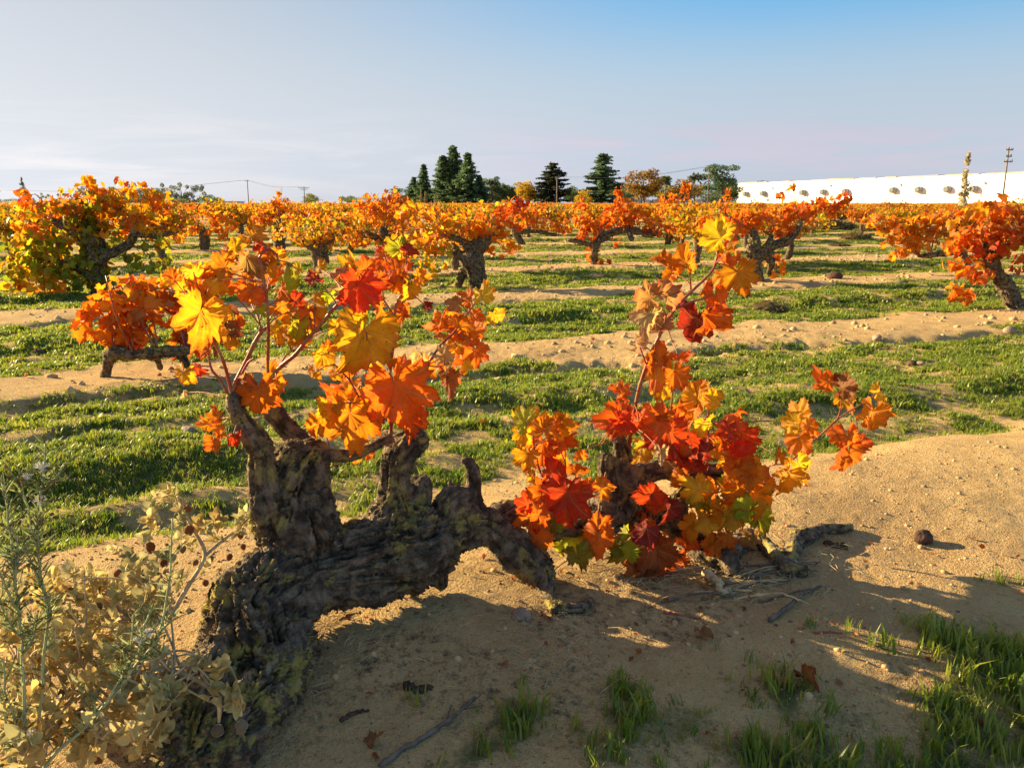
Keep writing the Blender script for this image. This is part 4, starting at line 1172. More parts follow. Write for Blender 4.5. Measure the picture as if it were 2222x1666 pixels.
for k in range(2, 90):
    for j in range(-120, 160):
        u = j * 2.15 + (k % 2) * .2 + vr.normal(0, .16)
        v = ROW0 + ROWD * k + vr.normal(0, .12)
        X, Y = C22 * u - S22 * v, S22 * u + C22 * v
        if Y < 12.5 or Y > 235 or abs(X) > .78 * Y + 3: continue
        if Y > 18 and vr.uniform() < .10: continue
        if min((X - a) ** 2 + (Y - b) ** 2 for a, b in SPECS) < 1.6 ** 2: continue
        # the open lane of dug weeds beyond the forked stump
        px = CX + FPX * X / Y
        if Y < 24 and 1760 < px < 1905: continue
        spots.append((Y, X))
spots.sort()
tints = [(.82, .85, .9), (.82, .98, .9), (.72, .72, .8), (.85, 1.15, 1.1), (.8, .62, .8), (.55, .85, 1.1)]
FARLAB = 'one of the many small orange vines packed together in the far rows'
MIDLAB = 'orange vine on a short dark stump in the middle rows past the nearer vines'
n_ind = 0
rest_p, rest_r, rest_s, rest_i = [], [], [], []
for Y, X in spots:
    i = int(vr.integers(len(PROTO)))
    tm, lm, one = PROTO[i]
    z = H1(X, Y)
    sc = vr.uniform(.82, 1.03); rz = vr.uniform(0, 6.283)
    tint = tints[vr.choice(6, p=[.24, .22, .16, .14, .12, .12])]
    seen = abs(X) < .64 * Y + 1.5
    if Y < 30 and seen:
        root = tag(empty('grapevine', (X, Y, z)), MIDLAB, 'vine', 'vines of the vineyard')
        root.rotation_euler = (0, 0, rz); root.scale = (sc,) * 3
        link('trunk', tm, root)
        f = link('foliage', lm, root); f.color = (*tint, 1); f['kind'] = 'stuff'
        n_ind += 1
    elif seen and n_ind < 287:
        o = link('grapevine', one, None, (X, Y, z))
        o.rotation_euler = (0, 0, rz); o.scale = (sc,) * 3; o.color = (*tint, 1)
        tag(o, FARLAB, 'vine', 'vines of the vineyard')
        n_ind += 1
    else:
        rest_p.append((X, Y, z)); rest_r.append((0, 0, rz)); rest_s.append((sc,) * 3); rest_i.append(i)
far_coll = hidden_collection('far_vine', [p[2] for p in PROTO])
tag(instancer('distant_vine_rows', rest_p, rest_r, rest_s, rest_i, far_coll), 'sea of orange and gold vine rows running to the trees', 'vineyard', kind='stuff')
print('VINES', n_ind, len(rest_p), 'nearest', spots[0])

# ------------------------------------------------------------------ trees along the horizon
HZ = CY - FPX * math.tan(PITCH)                  # photograph row of the true horizon
def far_at(px, d): return np.array(((px - CX) / FPX * d / 1.0 * (1 / CP) * (CP), d, 0.0))
def far_h(py, d):
    r = ray(CX, py); return CAM_Z + r[2] / r[1] * d
def clump(b, r, C, A, n, s, cols, flat=0.0):
    d = r.normal(0, 1, (n, 3)); d /= np.linalg.norm(d, axis=1)[:, None]
    q = C + A * d * r.uniform(.15, 1, (n, 1)) ** .45
    e1 = r.normal(0, 1, (n, 3)); e1[:, 2] *= 1 - flat; e1 /= np.linalg.norm(e1, axis=1)[:, None]
    e2 = r.normal(0, 1, (n, 3)); e2[:, 2] *= 1 - flat
    e2 -= (e1 * e2).sum(1)[:, None] * e1; e2 /= np.linalg.norm(e2, axis=1)[:, None] + 1e-9
    sz = s * r.uniform(.5, 1.3, (n, 1))
    V = np.stack([q - e1 * sz, q + e1 * sz * .2 + e2 * sz * .55, q + e1 * sz, q + e1 * sz * .1 - e2 * sz * .5], 1).reshape(-1, 3)
    i = np.arange(n)[:, None] * 4
    F = np.vstack([i + (0, 2, 1), i + (0, 3, 2)])
    c = np.array([cols[k] for k in r.integers(len(cols), size=n)]) * r.uniform(.75, 1.2, (n, 1))
    b.v.append(V); b.f.append(F + b.n); b.n += len(V); b.c.append(np.repeat(c, 4, 0)); b.m.append(np.zeros(len(F)))
DKG = [(.14, .23, .10), (.17, .26, .11), (.115, .195, .10)]
MDG = [(.16, .22, .07), (.18, .23, .08), (.13, .18, .075)]
EUC = [(.20, .25, .17), (.23, .27, .19), (.17, .21, .15)]
ORG = [(.46, .21, .03), (.36, .20, .035), (.22, .19, .04)]
YEL = [(.78, .48, .03), (.66, .42, .03), (.50, .38, .04)]
YGR = [(.26, .27, .03), (.30, .29, .03), (.2, .24, .04)]
TREE_GROUP = 'trees along the horizon'
def tree(name, label, px, top, wpx, d, kind, cols, seed, cat='tree'):
    r = np.random.default_rng(seed)
    B = np.array(((px - CX) / FPX * d, d, -.03)); h = far_h(top, d); W = wpx / FPX * d / 2 * 1.12
    root = tag(empty(name, B), label, cat, TREE_GROUP)
    b, tb = Bag(), Bag()
    up = np.array((0, 0, 1.))
    lean = np.array((r.normal(0, .015), 0, 0)) * h
    v, f = tube(catmull([B, B + up * h * .5 + lean, B + up * h * (.97 if kind in ('cedar', 'fir', 'spire') else .7) + lean], 4), np.linspace(.035 * h, .004 * h, 9), 7)
    tb.add(v, f)
    def limb(P, Q, r0):
        v, f = tube(np.array([P, (P + Q) / 2 + up * .02 * h, Q]), (r0, r0 * .7, r0 * .3), 5); tb.add(v, f)
    if kind in ('cedar', 'fir', 'spire'):
        lev = {'cedar': 12, 'fir': 18, 'spire': 22}[kind]
        for k in range(lev):
            t = (k + .5) / lev
            z = h * (.10 + .88 * t)
            wr = {'cedar': (1 - t) ** .62 * (1.0 if t > .12 else .85), 'fir': (1 - t) ** .9, 'spire': (1 - t) ** .75}[kind]
            wr = max(.06, wr) * W
            for a in np.arange(0, 6.28, {'cedar': .62, 'fir': .8, 'spire': .9}[kind]) + r.uniform(0, 6):
                L = wr * r.uniform(.42, 1.15)
                if kind == 'cedar' and r.uniform() < .14: continue
                dr = np.array((math.cos(a), math.sin(a), 0))
                zz = z + r.normal(0, (.022 if kind == 'cedar' else .014) * h)
                droop = ({'cedar': .04, 'fir': -.16, 'spire': .25}[kind] + r.normal(0, .10)) * L
                P0 = B + up * zz + lean * t; P1 = P0 + dr * L + up * droop
                limb(P0, P1, .007 * h)
                for q in np.linspace(.25, 1, max(2, int(L / (.055 * h)) + 1)):
                    c = P0 + (P1 - P0) * q
                    clump(b, r, c, np.array((.06, .06, r.uniform(.012, .026) if kind == 'cedar' else .028)) * h, 16, .031 * h, cols, .55)
    elif kind == 'flat':
        for k in range(9):
            a = r.uniform(0, 6.28); L = W * r.uniform(.1, .85); z = h * r.uniform(.45, .96) - .10 * h * (L / W)
            c = B + np.array((math.cos(a) * L, math.sin(a) * L, z))
            limb(B + up * h * r.uniform(.25, .6), c, .012 * h)
            clump(b, r, c, np.array((W * .42, W * .42, .07 * h)), 260, .030 * h, cols, .5)
            if r.uniform() < .8: clump(b, r, c - up * h * .2, np.array((W * .25, W * .25, .12 * h)), 90, .028 * h, cols, .2)
    elif kind == 'euc':
        for k in range(44):
            t = r.uniform(.05, 1)
            c = B + np.array((r.uniform(-1, 1) * W * (.55 + .45 * (1 - abs(t - .6))), r.normal(0, W * .4), h * (.04 + .90 * t)))
            limb(B + up * h * .3 * t, c, .012 * h)
            clump(b, r, c, np.array((.10, .10, .10)) * h, 110, .030 * h, cols)
    elif kind == 'palm':
        for k in range(34):
            a = r.uniform(0, 6.28); e = r.uniform(-.5, 1.2)
            dr = np.array((math.cos(a) * math.cos(e), math.sin(a) * math.cos(e), math.sin(e)))
            T0 = B + up * h * .84; P = T0 + dr * W
            for q in np.linspace(.3, 1, 5):
                clump(b, r, T0 + (P - T0) * q - up * q * q * W * .22, np.array((.10, .10, .06)) * W, 5, .16 * W, cols)
            limb(T0, P - up * .2 * W, .05)
    elif kind == 'plume':
        for k in range(26):
            t = r.uniform(.05, 1)
            clump(b, r, B + up * h * t + np.array((r.normal(0, .3), r.normal(0, .3), 0)) * W * (1.15 - t), np.array((.5 * W * (1.1 - t) + .05, .5 * W * (1.1 - t) + .05, .05 * h)), 26, .030 * h, cols)
    else:                                        # round crown of many leaf masses
        for k in range(26):
            d3 = r.normal(0, 1, 3); d3 /= np.linalg.norm(d3)
            c = B + up * h * .56 + d3 * np.array((W * .74, W * .74, h * .33)) * r.uniform(.5, 1.05)
            if k % 2: limb(B + up * h * .28, c, .010 * h)
            clump(b, r, c, np.array((W * .30, W * .30, h * .12)), 130, .034 * h, cols)
    v, f = tb.get(); part('trunk', v, f, M_POLE, root)
    v, f = b.get(); part('crown', v, f, M_TREE, root, col=b.col(), smooth=False)
    return root
T = tree
T('eucalyptus_tree', 'slim dark treetop poking up behind the big bushy vine', 76, 386, 30, 260, 'plume', EUC, 1)
T('broadleaf_tree', 'low dark rounded tree at the far end of the horizon beside the first thin pole', 8, 428, 44, 280, 'round', MDG, 2)
T('broadleaf_tree', 'hazy grey-green tree showing over the middle of the big bushy vine', 150, 418, 110, 330, 'euc', EUC, 3)
T('eucalyptus_tree', 'grey-green eucalyptus seen past the upright sprig of the big bushy vine', 232, 404, 80, 320, 'euc', EUC, 4)
T('eucalyptus_tree', 'airy eucalyptus, first of the ragged pair before the round green bush tree', 330, 396, 90, 310, 'euc', EUC, 5)
T('eucalyptus_tree', 'airy eucalyptus touching the round green bush tree', 410, 396, 90, 310, 'euc', EUC, 6)
T('broadleaf_tree', 'dark low tree under the pair of airy eucalyptuses', 395, 424, 80, 300, 'round', MDG, 7)
T('broadleaf_tree', 'round bright green bush tree beside the pale blue shed', 472, 419, 56, 290, 'round', [(.10, .15, .03), (.13, .18, .04)], 8)
T('broadleaf_tree', 'round yellow-green tree with a thin pole in front of it', 684, 419, 46, 290, 'round', YGR, 9)
T('broadleaf_tree', 'tiny brownish tree next to the round yellow-green one', 718, 436, 20, 300, 'round', ORG, 10)
T('broadleaf_tree', 'small olive tree midway between the yellow-green tree and the umbrella pine', 762, 419, 44, 300, 'round', MDG, 11)
T('pine_tree', 'dark umbrella-shaped pine behind the peaked orange vine crown', 862, 406, 60, 270, 'flat', DKG, 12)
T('conifer_tree', 'lower dark conifer at the start of the tall conifer group', 902, 384, 66, 255, 'fir', DKG, 13)
T('conifer_tree', 'mid-height conifer with a bent double tip in the tall group', 924, 358, 52, 250, 'fir', DKG, 14)
T('conifer_tree', 'narrow pointed conifer just before the tallest spire', 968, 338, 56, 245, 'spire', DKG, 15)
T('conifer_tree', 'tallest spire-topped conifer on the horizon', 988, 317, 60, 245, 'spire', DKG, 16)
T('conifer_tree', 'tiered dark conifer leaning against the tallest spire', 1016, 332, 86, 240, 'fir', DKG, 17)
T('conifer_tree', 'broad bushy dark conifer filling the foot of the tall group', 1000, 385, 130, 243, 'cedar', DKG, 18)
T('conifer_tree', 'short wide conifer at the sloping end of the tall group', 1042, 380, 60, 242, 'fir', DKG, 19)
T('broadleaf_tree', 'dull green tree with a knobbly top after the tall conifers', 1068, 384, 52, 255, 'euc', MDG, 20)
T('broadleaf_tree', 'dark rounded tree before the bright yellow one', 1102, 398, 62, 255, 'round', DKG + MDG, 21)
T('broadleaf_tree', 'bright yellow autumn tree squeezed beside the flat-topped cedar', 1142, 388, 60, 246, 'round', YEL, 22)
T('cedar_tree', 'broad brownish-green cedar with a flat top behind the bare pole', 1196, 352, 96, 245, 'cedar', [(.060, .075, .030), (.075, .08, .03), (.045, .065, .03)], 23)
T('cedar_tree', 'tall layered cedar with clear gaps between its shelves', 1300, 331, 96, 240, 'cedar', DKG, 24)
T('broadleaf_tree', 'small yellow tree at the foot of the layered cedar', 1264, 410, 48, 235, 'round', YEL, 25)
T('broadleaf_tree', 'large rust-topped olive tree with a rounded crown', 1392, 361, 92, 245, 'round', ORG, 26)
T('palm_tree', 'small palm leaning on the edge of the rust-topped tree', 1434, 386, 32, 250, 'palm', MDG, 27)
T('broadleaf_tree', 'golden yellow tree between the two small palms', 1476, 384, 78, 240, 'round', YEL + ORG, 28)
T('palm_tree', 'grey-green palm beside the dark spreading tree', 1498, 376, 30, 245, 'palm', EUC, 29)
T('cedar_tree', 'dark spreading tree with a leaning flat crown beside the white building', 1556, 351, 90, 240, 'flat', DKG, 30)
T('broadleaf_tree', 'small rust and green tree just over the end of the white building', 1622, 374, 64, 300, 'flat', ORG + DKG, 31)
T('poplar_sapling', 'pale slender sapling standing in front of the white wall', 2068, 335, 30, 46, 'plume', [(.66, .58, .36), (.58, .52, .28), (.72, .64, .44)], 32)
for px, tp, w, i, lab in ((918, 413, 9, 33, 'first pale plume of pampas grass before the conifers'), (927, 416, 11, 34, 'tallest pale plume of pampas grass in the middle of its clump'), (947, 418, 8, 35, 'pampas plume standing a little apart from its clump')):
    T('pampas_plume', lab, px, tp, w, 120, 'plume', [(.36, .32, .13), (.42, .36, .16)], i, 'plant')
T('broadleaf_tree', 'low green tree under the first airy eucalyptus', 300, 421, 70, 300, 'round', MDG, 50)
T('broadleaf_tree', 'dark green low tree behind the orange sprig of the big bushy vine', 262, 424, 60, 300, 'round', MDG + EUC, 51)
T('broadleaf_tree', 'low tree just past the low dark rounded one at the far end', 52, 430, 50, 290, 'round', MDG, 52)
T('broadleaf_tree', 'wide grey-green tree mass behind the pair of airy eucalyptuses', 365, 406, 130, 335, 'round', EUC, 53)
T('broadleaf_tree', 'grey-green tree between the tall sprig and the airy eucalyptuses', 275, 412, 80, 335, 'round', EUC, 54)
T('broadleaf_tree', 'rounded green tree between the spreading dark tree and the white warehouse', 1572, 386, 62, 250, 'round', MDG, 60)
T('broadleaf_tree', 'olive rounded tree between the tall conifer group and the yellow tree', 1086, 396, 70, 262, 'round', MDG, 61)
T('broadleaf_tree', 'soft green tree tucked behind the layered cedar and the rust-topped tree', 1346, 392, 66, 268, 'round', MDG + ORG, 62)
T('broadleaf_tree', 'golden tree behind the thin pole, beside the rust-topped one', 1438, 398, 70, 262, 'round', YEL + MDG, 63)
T('broadleaf_tree', 'low green tree filling the gap between the two cedars', 1246, 402, 56, 262, 'round', MDG, 64)
# low hedge of shrubs that closes the gaps under the trees
for px, tp, w, i, lab in ((800, 424, 120, 40, 'low dark shrubs under the small olive tree'), (1160, 406, 90, 41, 'low dark shrubs at the foot of the flat-topped cedar'), (1345, 404, 76, 42, 'low dark shrubs between the layered cedar and the rust-topped tree'), (1535, 398, 110, 43, 'low shrubs under the dark spreading tree'), (1242, 408, 60, 44, 'dark shrub between the flat-topped cedar and the layered cedar'), (1446, 404, 60, 45, 'shrubs behind the thin pole by the small palm'), (1092, 408, 90, 46, 'dark shrubs under the dull green knobbly tree'), (945, 404, 110, 47, 'dark shrubs at the foot of the pointed conifers')):
    T('shrub', lab, px, tp, w, 262, 'round', DKG + MDG, i, 'shrub')

# ------------------------------------------------------------------ buildings
def facade():
    PR = np.array(((2330 - CX) / FPX * 176, 176.)); PL = np.array(((1587 - CX) / FPX * 272, 272.))
    u = PR - PL; Lw = np.linalg.norm(u); u /= Lw
    n = np.array((-u[1], u[0]));
    if n @ (-PL) < 0: n = -n
    rz = math.atan2(u[1], u[0])
    root = tag(empty('warehouse', (*((PL + PR) / 2), -.05)), 'long white windowless warehouse with a row of grey hooded vents', 'building')
    hL, hR = far_h(398, 272), far_h(374, 190)
    def quadbox(name, s0, s1, z0, z1a, z1b, out, depth, mat):
        a, b = PL + u * s0, PL + u * s1
        A0, B0 = a + n * out, b + n * out; A1, B1 = a - n * depth, b - n * depth
        v = [(*A0, z0), (*B0, z0), (*B0, z1b), (*A0, z1a), (*A1, z0), (*B1, z0), (*B1, z1b), (*A1, z1a)]
        q = [(0, 1, 2, 3), (5, 4, 7, 6), (4, 0, 3, 7), (1, 5, 6, 2), (3, 2, 6, 7), (4, 5, 1, 0)]
        return v, [t for w in q for t in ((w[0], w[1], w[2]), (w[0], w[2], w[3]))]
    nb = 16
    for k in range(nb):                                            # cladding bays, a hair's step between them
        s0, s1 = Lw * k / nb, Lw * (k + 1) / nb
        z0, z1 = hL + (hR - hL) * s0 / Lw, hL + (hR - hL) * s1 / Lw
        v, f = quadbox('wall', s0 + .05, s1 - .05, -.1, z0, z0, .06 * (k % 2), 40, M_WHITE)
        part('wall_panel', v, f, M_WHITE, root, smooth=False)
    rr = np.random.default_rng(5)
    for k in range(12):
        s0 = Lw * (k + rr.uniform(0, .5)) / 12; s1 = s0 + rr.uniform(3, 9)
        z = hL + (hR - hL) * s0 / Lw
        v, f = quadbox('cap', s0, s1, z + .01, z + rr.uniform(.12, .3), z + .2, .2, 2, M_TAN)
        part('roof_edge', v, f, M_TAN, root, smooth=False)
    for px, py in ((1608, 421), (1645, 420), (1729, 418), (1772, 417), (1819, 416), (1920, 413), (1974, 412), (2035, 411), (2090, 410), (2222, 408)):
        # where the pixel column meets the facade
        rx = (px - CX) / FPX
        s = (rx * PL[1] - PL[0]) / (u[0] - rx * u[1])
        c2 = PL + u * s; d = c2[1]; z = far_h(py, d)
        w, hh = 1.75, 1.45
        b = Bag()
        # eight-sided hood: wide middle, chamfered shoulders, sunk louvre face
        prof = [(-w / 2, -.2), (-w / 2 + .35, -hh / 2), (w / 2 - .35, -hh / 2), (w / 2, -.2), (w / 2, .25), (w / 2 - .35, hh / 2), (-w / 2 + .35, hh / 2), (-w / 2, .25)]
        V, F = [], []
        for out, sc in ((.02, 1.0), (.9, 1.0), (1.25, .72)):
            for a, e in prof: V.append((*(c2 + u * a * sc + n * out), z + e * sc))
        for lv in range(2):
            for j in range(8):
                a, b2 = lv * 8 + j, lv * 8 + (j + 1) % 8
                F += [(a, b2, b2 + 8), (a, b2 + 8, a + 8)]
        F += [(16, 16 + j, 16 + j + 1) for j in range(1, 7)]
        vent = part('vent_hood', V, F, M_GREYP, root, smooth=False)
        for q in range(4):
            zz = z - .36 + q * .24
            v, f = boxvf((*(c2 + n * 1.28), zz), (w * .55, .08, .10), rz)
            lo = link('louvre', mesh_np('louvre', v - np.array(root.location), f, M_DARKP, smooth=False), vent)
    for px, py in ((1662, 408), (1785, 403), (1933, 401), (2110, 397)):
        rx = (px - CX) / FPX; s = (rx * PL[1] - PL[0]) / (u[0] - rx * u[1]); c2 = PL + u * s; z = far_h(py, c2[1])
        v, f = boxvf((*(c2 + n * .25), z), (.5, .4, .4), rz, .6); part('wall_lamp', v, f, M_GREYP, root, smooth=False)
facade()
def low_wall():
    d = 262
    x0, x1 = (1275 - CX) / FPX * d, (1588 - CX) / FPX * d
    root = tag(empty('panel_fence', ((x0 + x1) / 2, d, -.05)), 'low fence of white panels between posts, running up to the white warehouse', 'fence')
    n = 14; zt = far_h(433, d)
    for k in range(n):
        a = x0 + (x1 - x0) * k / n; w = (x1 - x0) / n
        v, f = boxvf((a + w * .36, d, zt / 2), (w * .70, .12, zt), 0); part('panel', v, f, M_WHITE, root, smooth=False)
        v, f = boxvf((a + w * .86, d + .1, zt * .44), (w * .28, .10, zt * .88), 0); part('panel', v, f, M_BLUE, root, smooth=False)
        v, f = boxvf((a, d, zt * .52), (.22, .22, zt * 1.04), 0); part('post', v, f, M_GREYP, root, smooth=False)
low_wall()
def shed(label, x0p, x1p, top, d, mat, roofmat):
    x0, x1 = (x0p - CX) / FPX * d, (x1p - CX) / FPX * d; z = far_h(top, d)
    root = tag(empty('shed', ((x0 + x1) / 2, d, -.05)), label, 'building')
    v, f = boxvf(((x0 + x1) / 2, d, z * .45), (x1 - x0, 20, z * .9)); part('wall', v, f, mat, root, smooth=False)
    v, f = boxvf(((x0 + x1) / 2, d, z * .95), (x1 - x0 + 1, 21, z * .1 - .01)); part('roof', v, f, roofmat, root, smooth=False)
    for k in range(3):
        v, f = boxvf((x0 + (x1 - x0) * (k + .5) / 3, d - 10.06, z * .35), ((x1 - x0) * .12, .1, z * .6)); part('door', v, f, M_GREYP, root, smooth=False)
shed('pale blue flat-roofed shed beside the round green bush tree', 497, 530, 437, 420, M_BLUE, M_BLUE)
shed('long low shed with a bright white roof beside the pale blue shed', 530, 668, 442, 430, M_BLUE, M_WHITE)

# ------------------------------------------------------------------ utility poles and wires
POLES = {}
def pole(label, px, top, d, rad, arms, tilt=0.0):
    x = (px - CX) / FPX * d; h = far_h(top, d)
    root = tag(empty('utility_pole', (x, d, -.1)), label, 'utility pole', 'poles on the horizon')
    B = np.array((x, d, -.1)); Tp = np.array((x + tilt * h, d, h))
    v, f = tube(np.array([B, Tp]), (rad, rad * .7), 8); part('post', v, f, M_POLE, root)
    ends = []
    for t, w in arms:
        c = B + (Tp - B) * t
        v, f = boxvf(c + (0, -rad - .05, 0), (w, .11, .13)); a = part('crossarm', v, f, M_POLE, root, smooth=False)
        for s in (-.46, -.2, .2, .46):
            v, f = tube(np.array([c + (s * w, -rad - .05, .07), c + (s * w, -rad - .05, .28)]), (.07, .045), 6)
            link('insulator', mesh_np('insulator', v - np.array(root.location), f, M_GREYP), a)
            ends.append(c + (s * w, -rad - .05, .28))
    POLES[px] = ends
pole('first thin pole, above the low dark tree at the far end', 24, 412, 300, .16, [(.93, 2.2)])
pole('tall thin pole over the long white-roofed shed', 552, 390, 280, .16, [(.95, 1.4)])
pole('shorter pole with a crossarm in front of the yellow-green tree', 671, 405, 270, .17, [(.94, 3.4), (.86, 2.2)])
pole('pale bare pole in front of the flat-topped cedar', 1206, 385, 200, .17, [(.97, .9)])
pole('thin pole beside the rust-topped tree and its palm', 1446, 392, 240, .10, [(.96, .8)])
pole('pole rising through the dark spreading tree', 1526, 362, 215, .16, [(.97, 2.0), (.80, .7)])
pole('tallest pole, leaning in front of the white warehouse with transformer arms', 2151, 320, 112, .12, [(.96, .9), (.86, .7), (.78, 1.1)], .012)
for px, py in ((2153, 352),):
    pass
def wires(label, a, b, sag):
    b_ = Bag()
    for P, Q in zip(POLES[a][:3], POLES[b][:3]):
        M_ = (P + Q) / 2 - np.array((0, 0, sag))
        v, f = tube(catmull([P, M_, Q], 12), .018, 4); b_.add(v, f)
    v, f = b_.get()
    me = mesh_np('power_line', v - POLES[a][0], f, M_WIRE)
    o = link('power_line', me, None, POLES[a][0]); tag(o, label, 'power line')
wires('thin wires strung from the pale bare pole to the pole by the spreading tree', 1206, 1526, 1.2)
wires('thin wires strung over the sheds between the two poles there', 552, 671, 1.0)
wires('long thin wires leaving the first pole towards the sheds', 24, 552, 2.0)

# ------------------------------------------------------------------ the dry woolly plant beside the old trunk
def ovate(n, w, cup):
    """an egg-shaped leaf, stalk at the origin, tip towards +y"""
    t = np.linspace(0, 1, n)
    wd = w * np.sin(math.pi * t ** .8) ** .75
    V = []
    for a, b in zip(t, wd):
        for s in (-1, 0, 1): V.append((s * b, a, cup * (abs(s) * b * 1.1) - .5 * cup * a * a))
    F = []
    for i in range(n - 1):
        for j in range(2):
            a = i * 3 + j; F += [(a, a + 1, a + 4), (a, a + 4, a + 3)]
    return np.array(V), np.array(F)
OV = [ovate(5, .34, c) for c in (.5, .9, .2, -.4)]
OVM = [mesh_np('leaf', v, f, M_WOOL) for v, f in OV]
def husk_vf():
    """papery lantern: six ribs, pinched tip"""
    b = []
    prof = [(0, .05), (-.15, .36), (-.45, .52), (-.78, .40), (-1.0, .16), (-1.12, .01)]
    n = 10
    for z, r in prof:
        for j in range(n):
            a = j * 2 * math.pi / n
            b.append((r * math.cos(a) * (1.08 if j % 2 else .93), r * math.sin(a) * (1.08 if j % 2 else .93), z))
    F = []
    for i in range(len(prof) - 1):
        for j in range(n):
            p, q = i * n + j, i * n + (j + 1) % n
            F += [(p, p + n, q + n), (p, q + n, q)]
    return np.array(b), np.array(F)
HUSK = mesh_np('husk', *husk_vf(), M_WOOL)
WC = [(.72, .59, .24), (.62, .54, .22), (.76, .64, .31), (.54, .50, .22), (.66, .49, .17)]
dr = np.random.default_rng(77)
DRB = hit(150, 1640)
DRY = tag(empty('dry_plant', DRB), 'dry tan woolly-leaved plant with papery brown husks sprawling against the old trunk', 'plant')
cent = []
def inpoly(x, y, P):
    c = False
    for i in range(len(P)):
        (x1, y1), (x2, y2) = P[i - 1], P[i]
        if (y1 > y) != (y2 > y) and x < (x2 - x1) * (y - y1) / (y2 - y1) + x1: c = not c
    return c
POLY = [(-40, 900), (120, 800), (230, 690), (420, 690), (560, 640), (700, 690), (860, 800), (830, 960), (800, 1130), (900, 1230), (880, 1420), (740, 1560), (560, 1659), (300, 1690), (-40, 1690)]
for x, y, v in ((880, 320, 1.72), (830, 340, 1.72), (780, 400, 1.72), (745, 450, 1.70), (900, 400, 1.72), (720, 520, 1.7), (800, 470, 1.7), (860, 470, 1.7), (1110, 430, 1.78), (1160, 440, 1.80), (1060, 470, 1.77), (1210, 430, 1.82), (1260, 440, 1.86), (1180, 500, 1.8), (1290, 470, 1.86), (990, 470, 1.75), (1100, 540, 1.78), (1020, 500, 1.75), (600, 600, 1.68), (640, 660, 1.66), (700, 640, 1.68), (800, 620, 1.68), (780, 700, 1.68), (900, 560, 1.72), (970, 580, 1.74), (900, 740, 1.72), (1000, 700, 1.74), (1230, 480, 1.84), (300, 720, 1.62), (370, 760, 1.62), (480, 720, 1.62), (560, 720, 1.64), (680, 780, 1.66), (610, 800, 1.64),
                (1060, 1150, 1.40), (1100, 1170, 1.40), (1010, 1140, 1.42), (1080, 1270, 1.36), (1190, 1290, 1.36), (1040, 1330, 1.36), (1210, 1350, 1.35), (740, 1290, 1.36), (800, 1330, 1.36), (900, 1310, 1.38), (620, 1500, 1.34), (700, 1540, 1.33), (560, 1420, 1.36), (450, 1250, 1.42)):
    cent.append((x, y, v))
while len(cent) < 270:
    x, y = dr.uniform(-40, 950), dr.uniform(640, 1690)
    if inpoly(x, y, POLY): cent.append((x, y, 1.66 - .28 * (y - 700) / 900 + dr.uniform(-.14, .10)))
lv = []
stems = Bag()
P_of = lambda x, y, v: at_vg(*c6(x, y), v, .006)
J0 = [P_of(430, 1200, 1.5), P_of(350, 1420, 1.42), P_of(200, 1250, 1.48), P_of(640, 900, 1.62), P_of(860, 860, 1.68), P_of(830, 1170, 1.42), P_of(100, 1500, 1.40)]
for J in J0:
    v, f = tube(catmull([DRB + (0, .06, .0), (DRB + J) / 2 + (0, .02, .03), J], 8), np.linspace(.006, .0042, 17), 6); stems.add(v, f)
# the long forked branch that reaches up beside the trunk
for L in ([(850, 900, 1.68), (930, 760, 1.70), (1015, 605, 1.73), (960, 480, 1.73), (910, 390, 1.72), (880, 310, 1.72)], [(1015, 605, 1.73), (1090, 540, 1.77), (1180, 470, 1.80), (1260, 390, 1.85)], [(850, 800, 1.68), (740, 750, 1.67), (630, 700, 1.66)], [(820, 1170, 1.42), (930, 1200, 1.40), (1040, 1260, 1.37), (1090, 1300, 1.36)], [(1040, 1260, 1.37), (1130, 1280, 1.36), (1190, 1320, 1.36)], [(1085, 1300, 1.36), (1088, 1380, 1.355), (1085, 1430, 1.355)], [(1185, 1340, 1.355), (1195, 1400, 1.35)]):
    v, f = tube(catmull([P_of(*p) for p in L], 8), np.linspace(.0048, .0026, 8 * (len(L) - 1) + 1), 6); stems.add(v, f)
for x, y, v in cent:
    C = P_of(x, y, v)
    J = min(J0, key=lambda q: np.linalg.norm(q - C)) + dr.normal(0, .022, 3) * (1, 1, .5)
    if y > 640:
        vv, ff = tube(catmull([J, (J + C) / 2 + dr.normal(0, .012, 3) + (0, 0, .012), C], 5), np.linspace(.0022, .0014, 11), 5); stems.add(vv, ff)
    ax = np.array((dr.normal(0, .5), -.5 + dr.normal(0, .4), .75)); ax /= np.linalg.norm(ax)
    e1 = np.cross(ax, (0.3, 1, .2)); e1 /= np.linalg.norm(e1); e2 = np.cross(ax, e1)
    n = dr.integers(7, 12); col = np.array(WC[dr.integers(5)])
    for k in range(n):
        a = k * 2.4 + dr.uniform(-.3, .3); tilt = .15 + .75 * k / n
        d = (math.cos(a) * e1 + math.sin(a) * e2)
        T_ = d * math.cos(.25 + .9 * (1 - tilt)) + ax * math.sin(.25 + .9 * (1 - tilt))
        lv.append((C + ax * .006 * (n - k) * .5 + dr.normal(0, .002, 3), T_, ax * 1.0 - d * .4, dr.uniform(.012, .027), col * dr.uniform(.7, 1.3)))
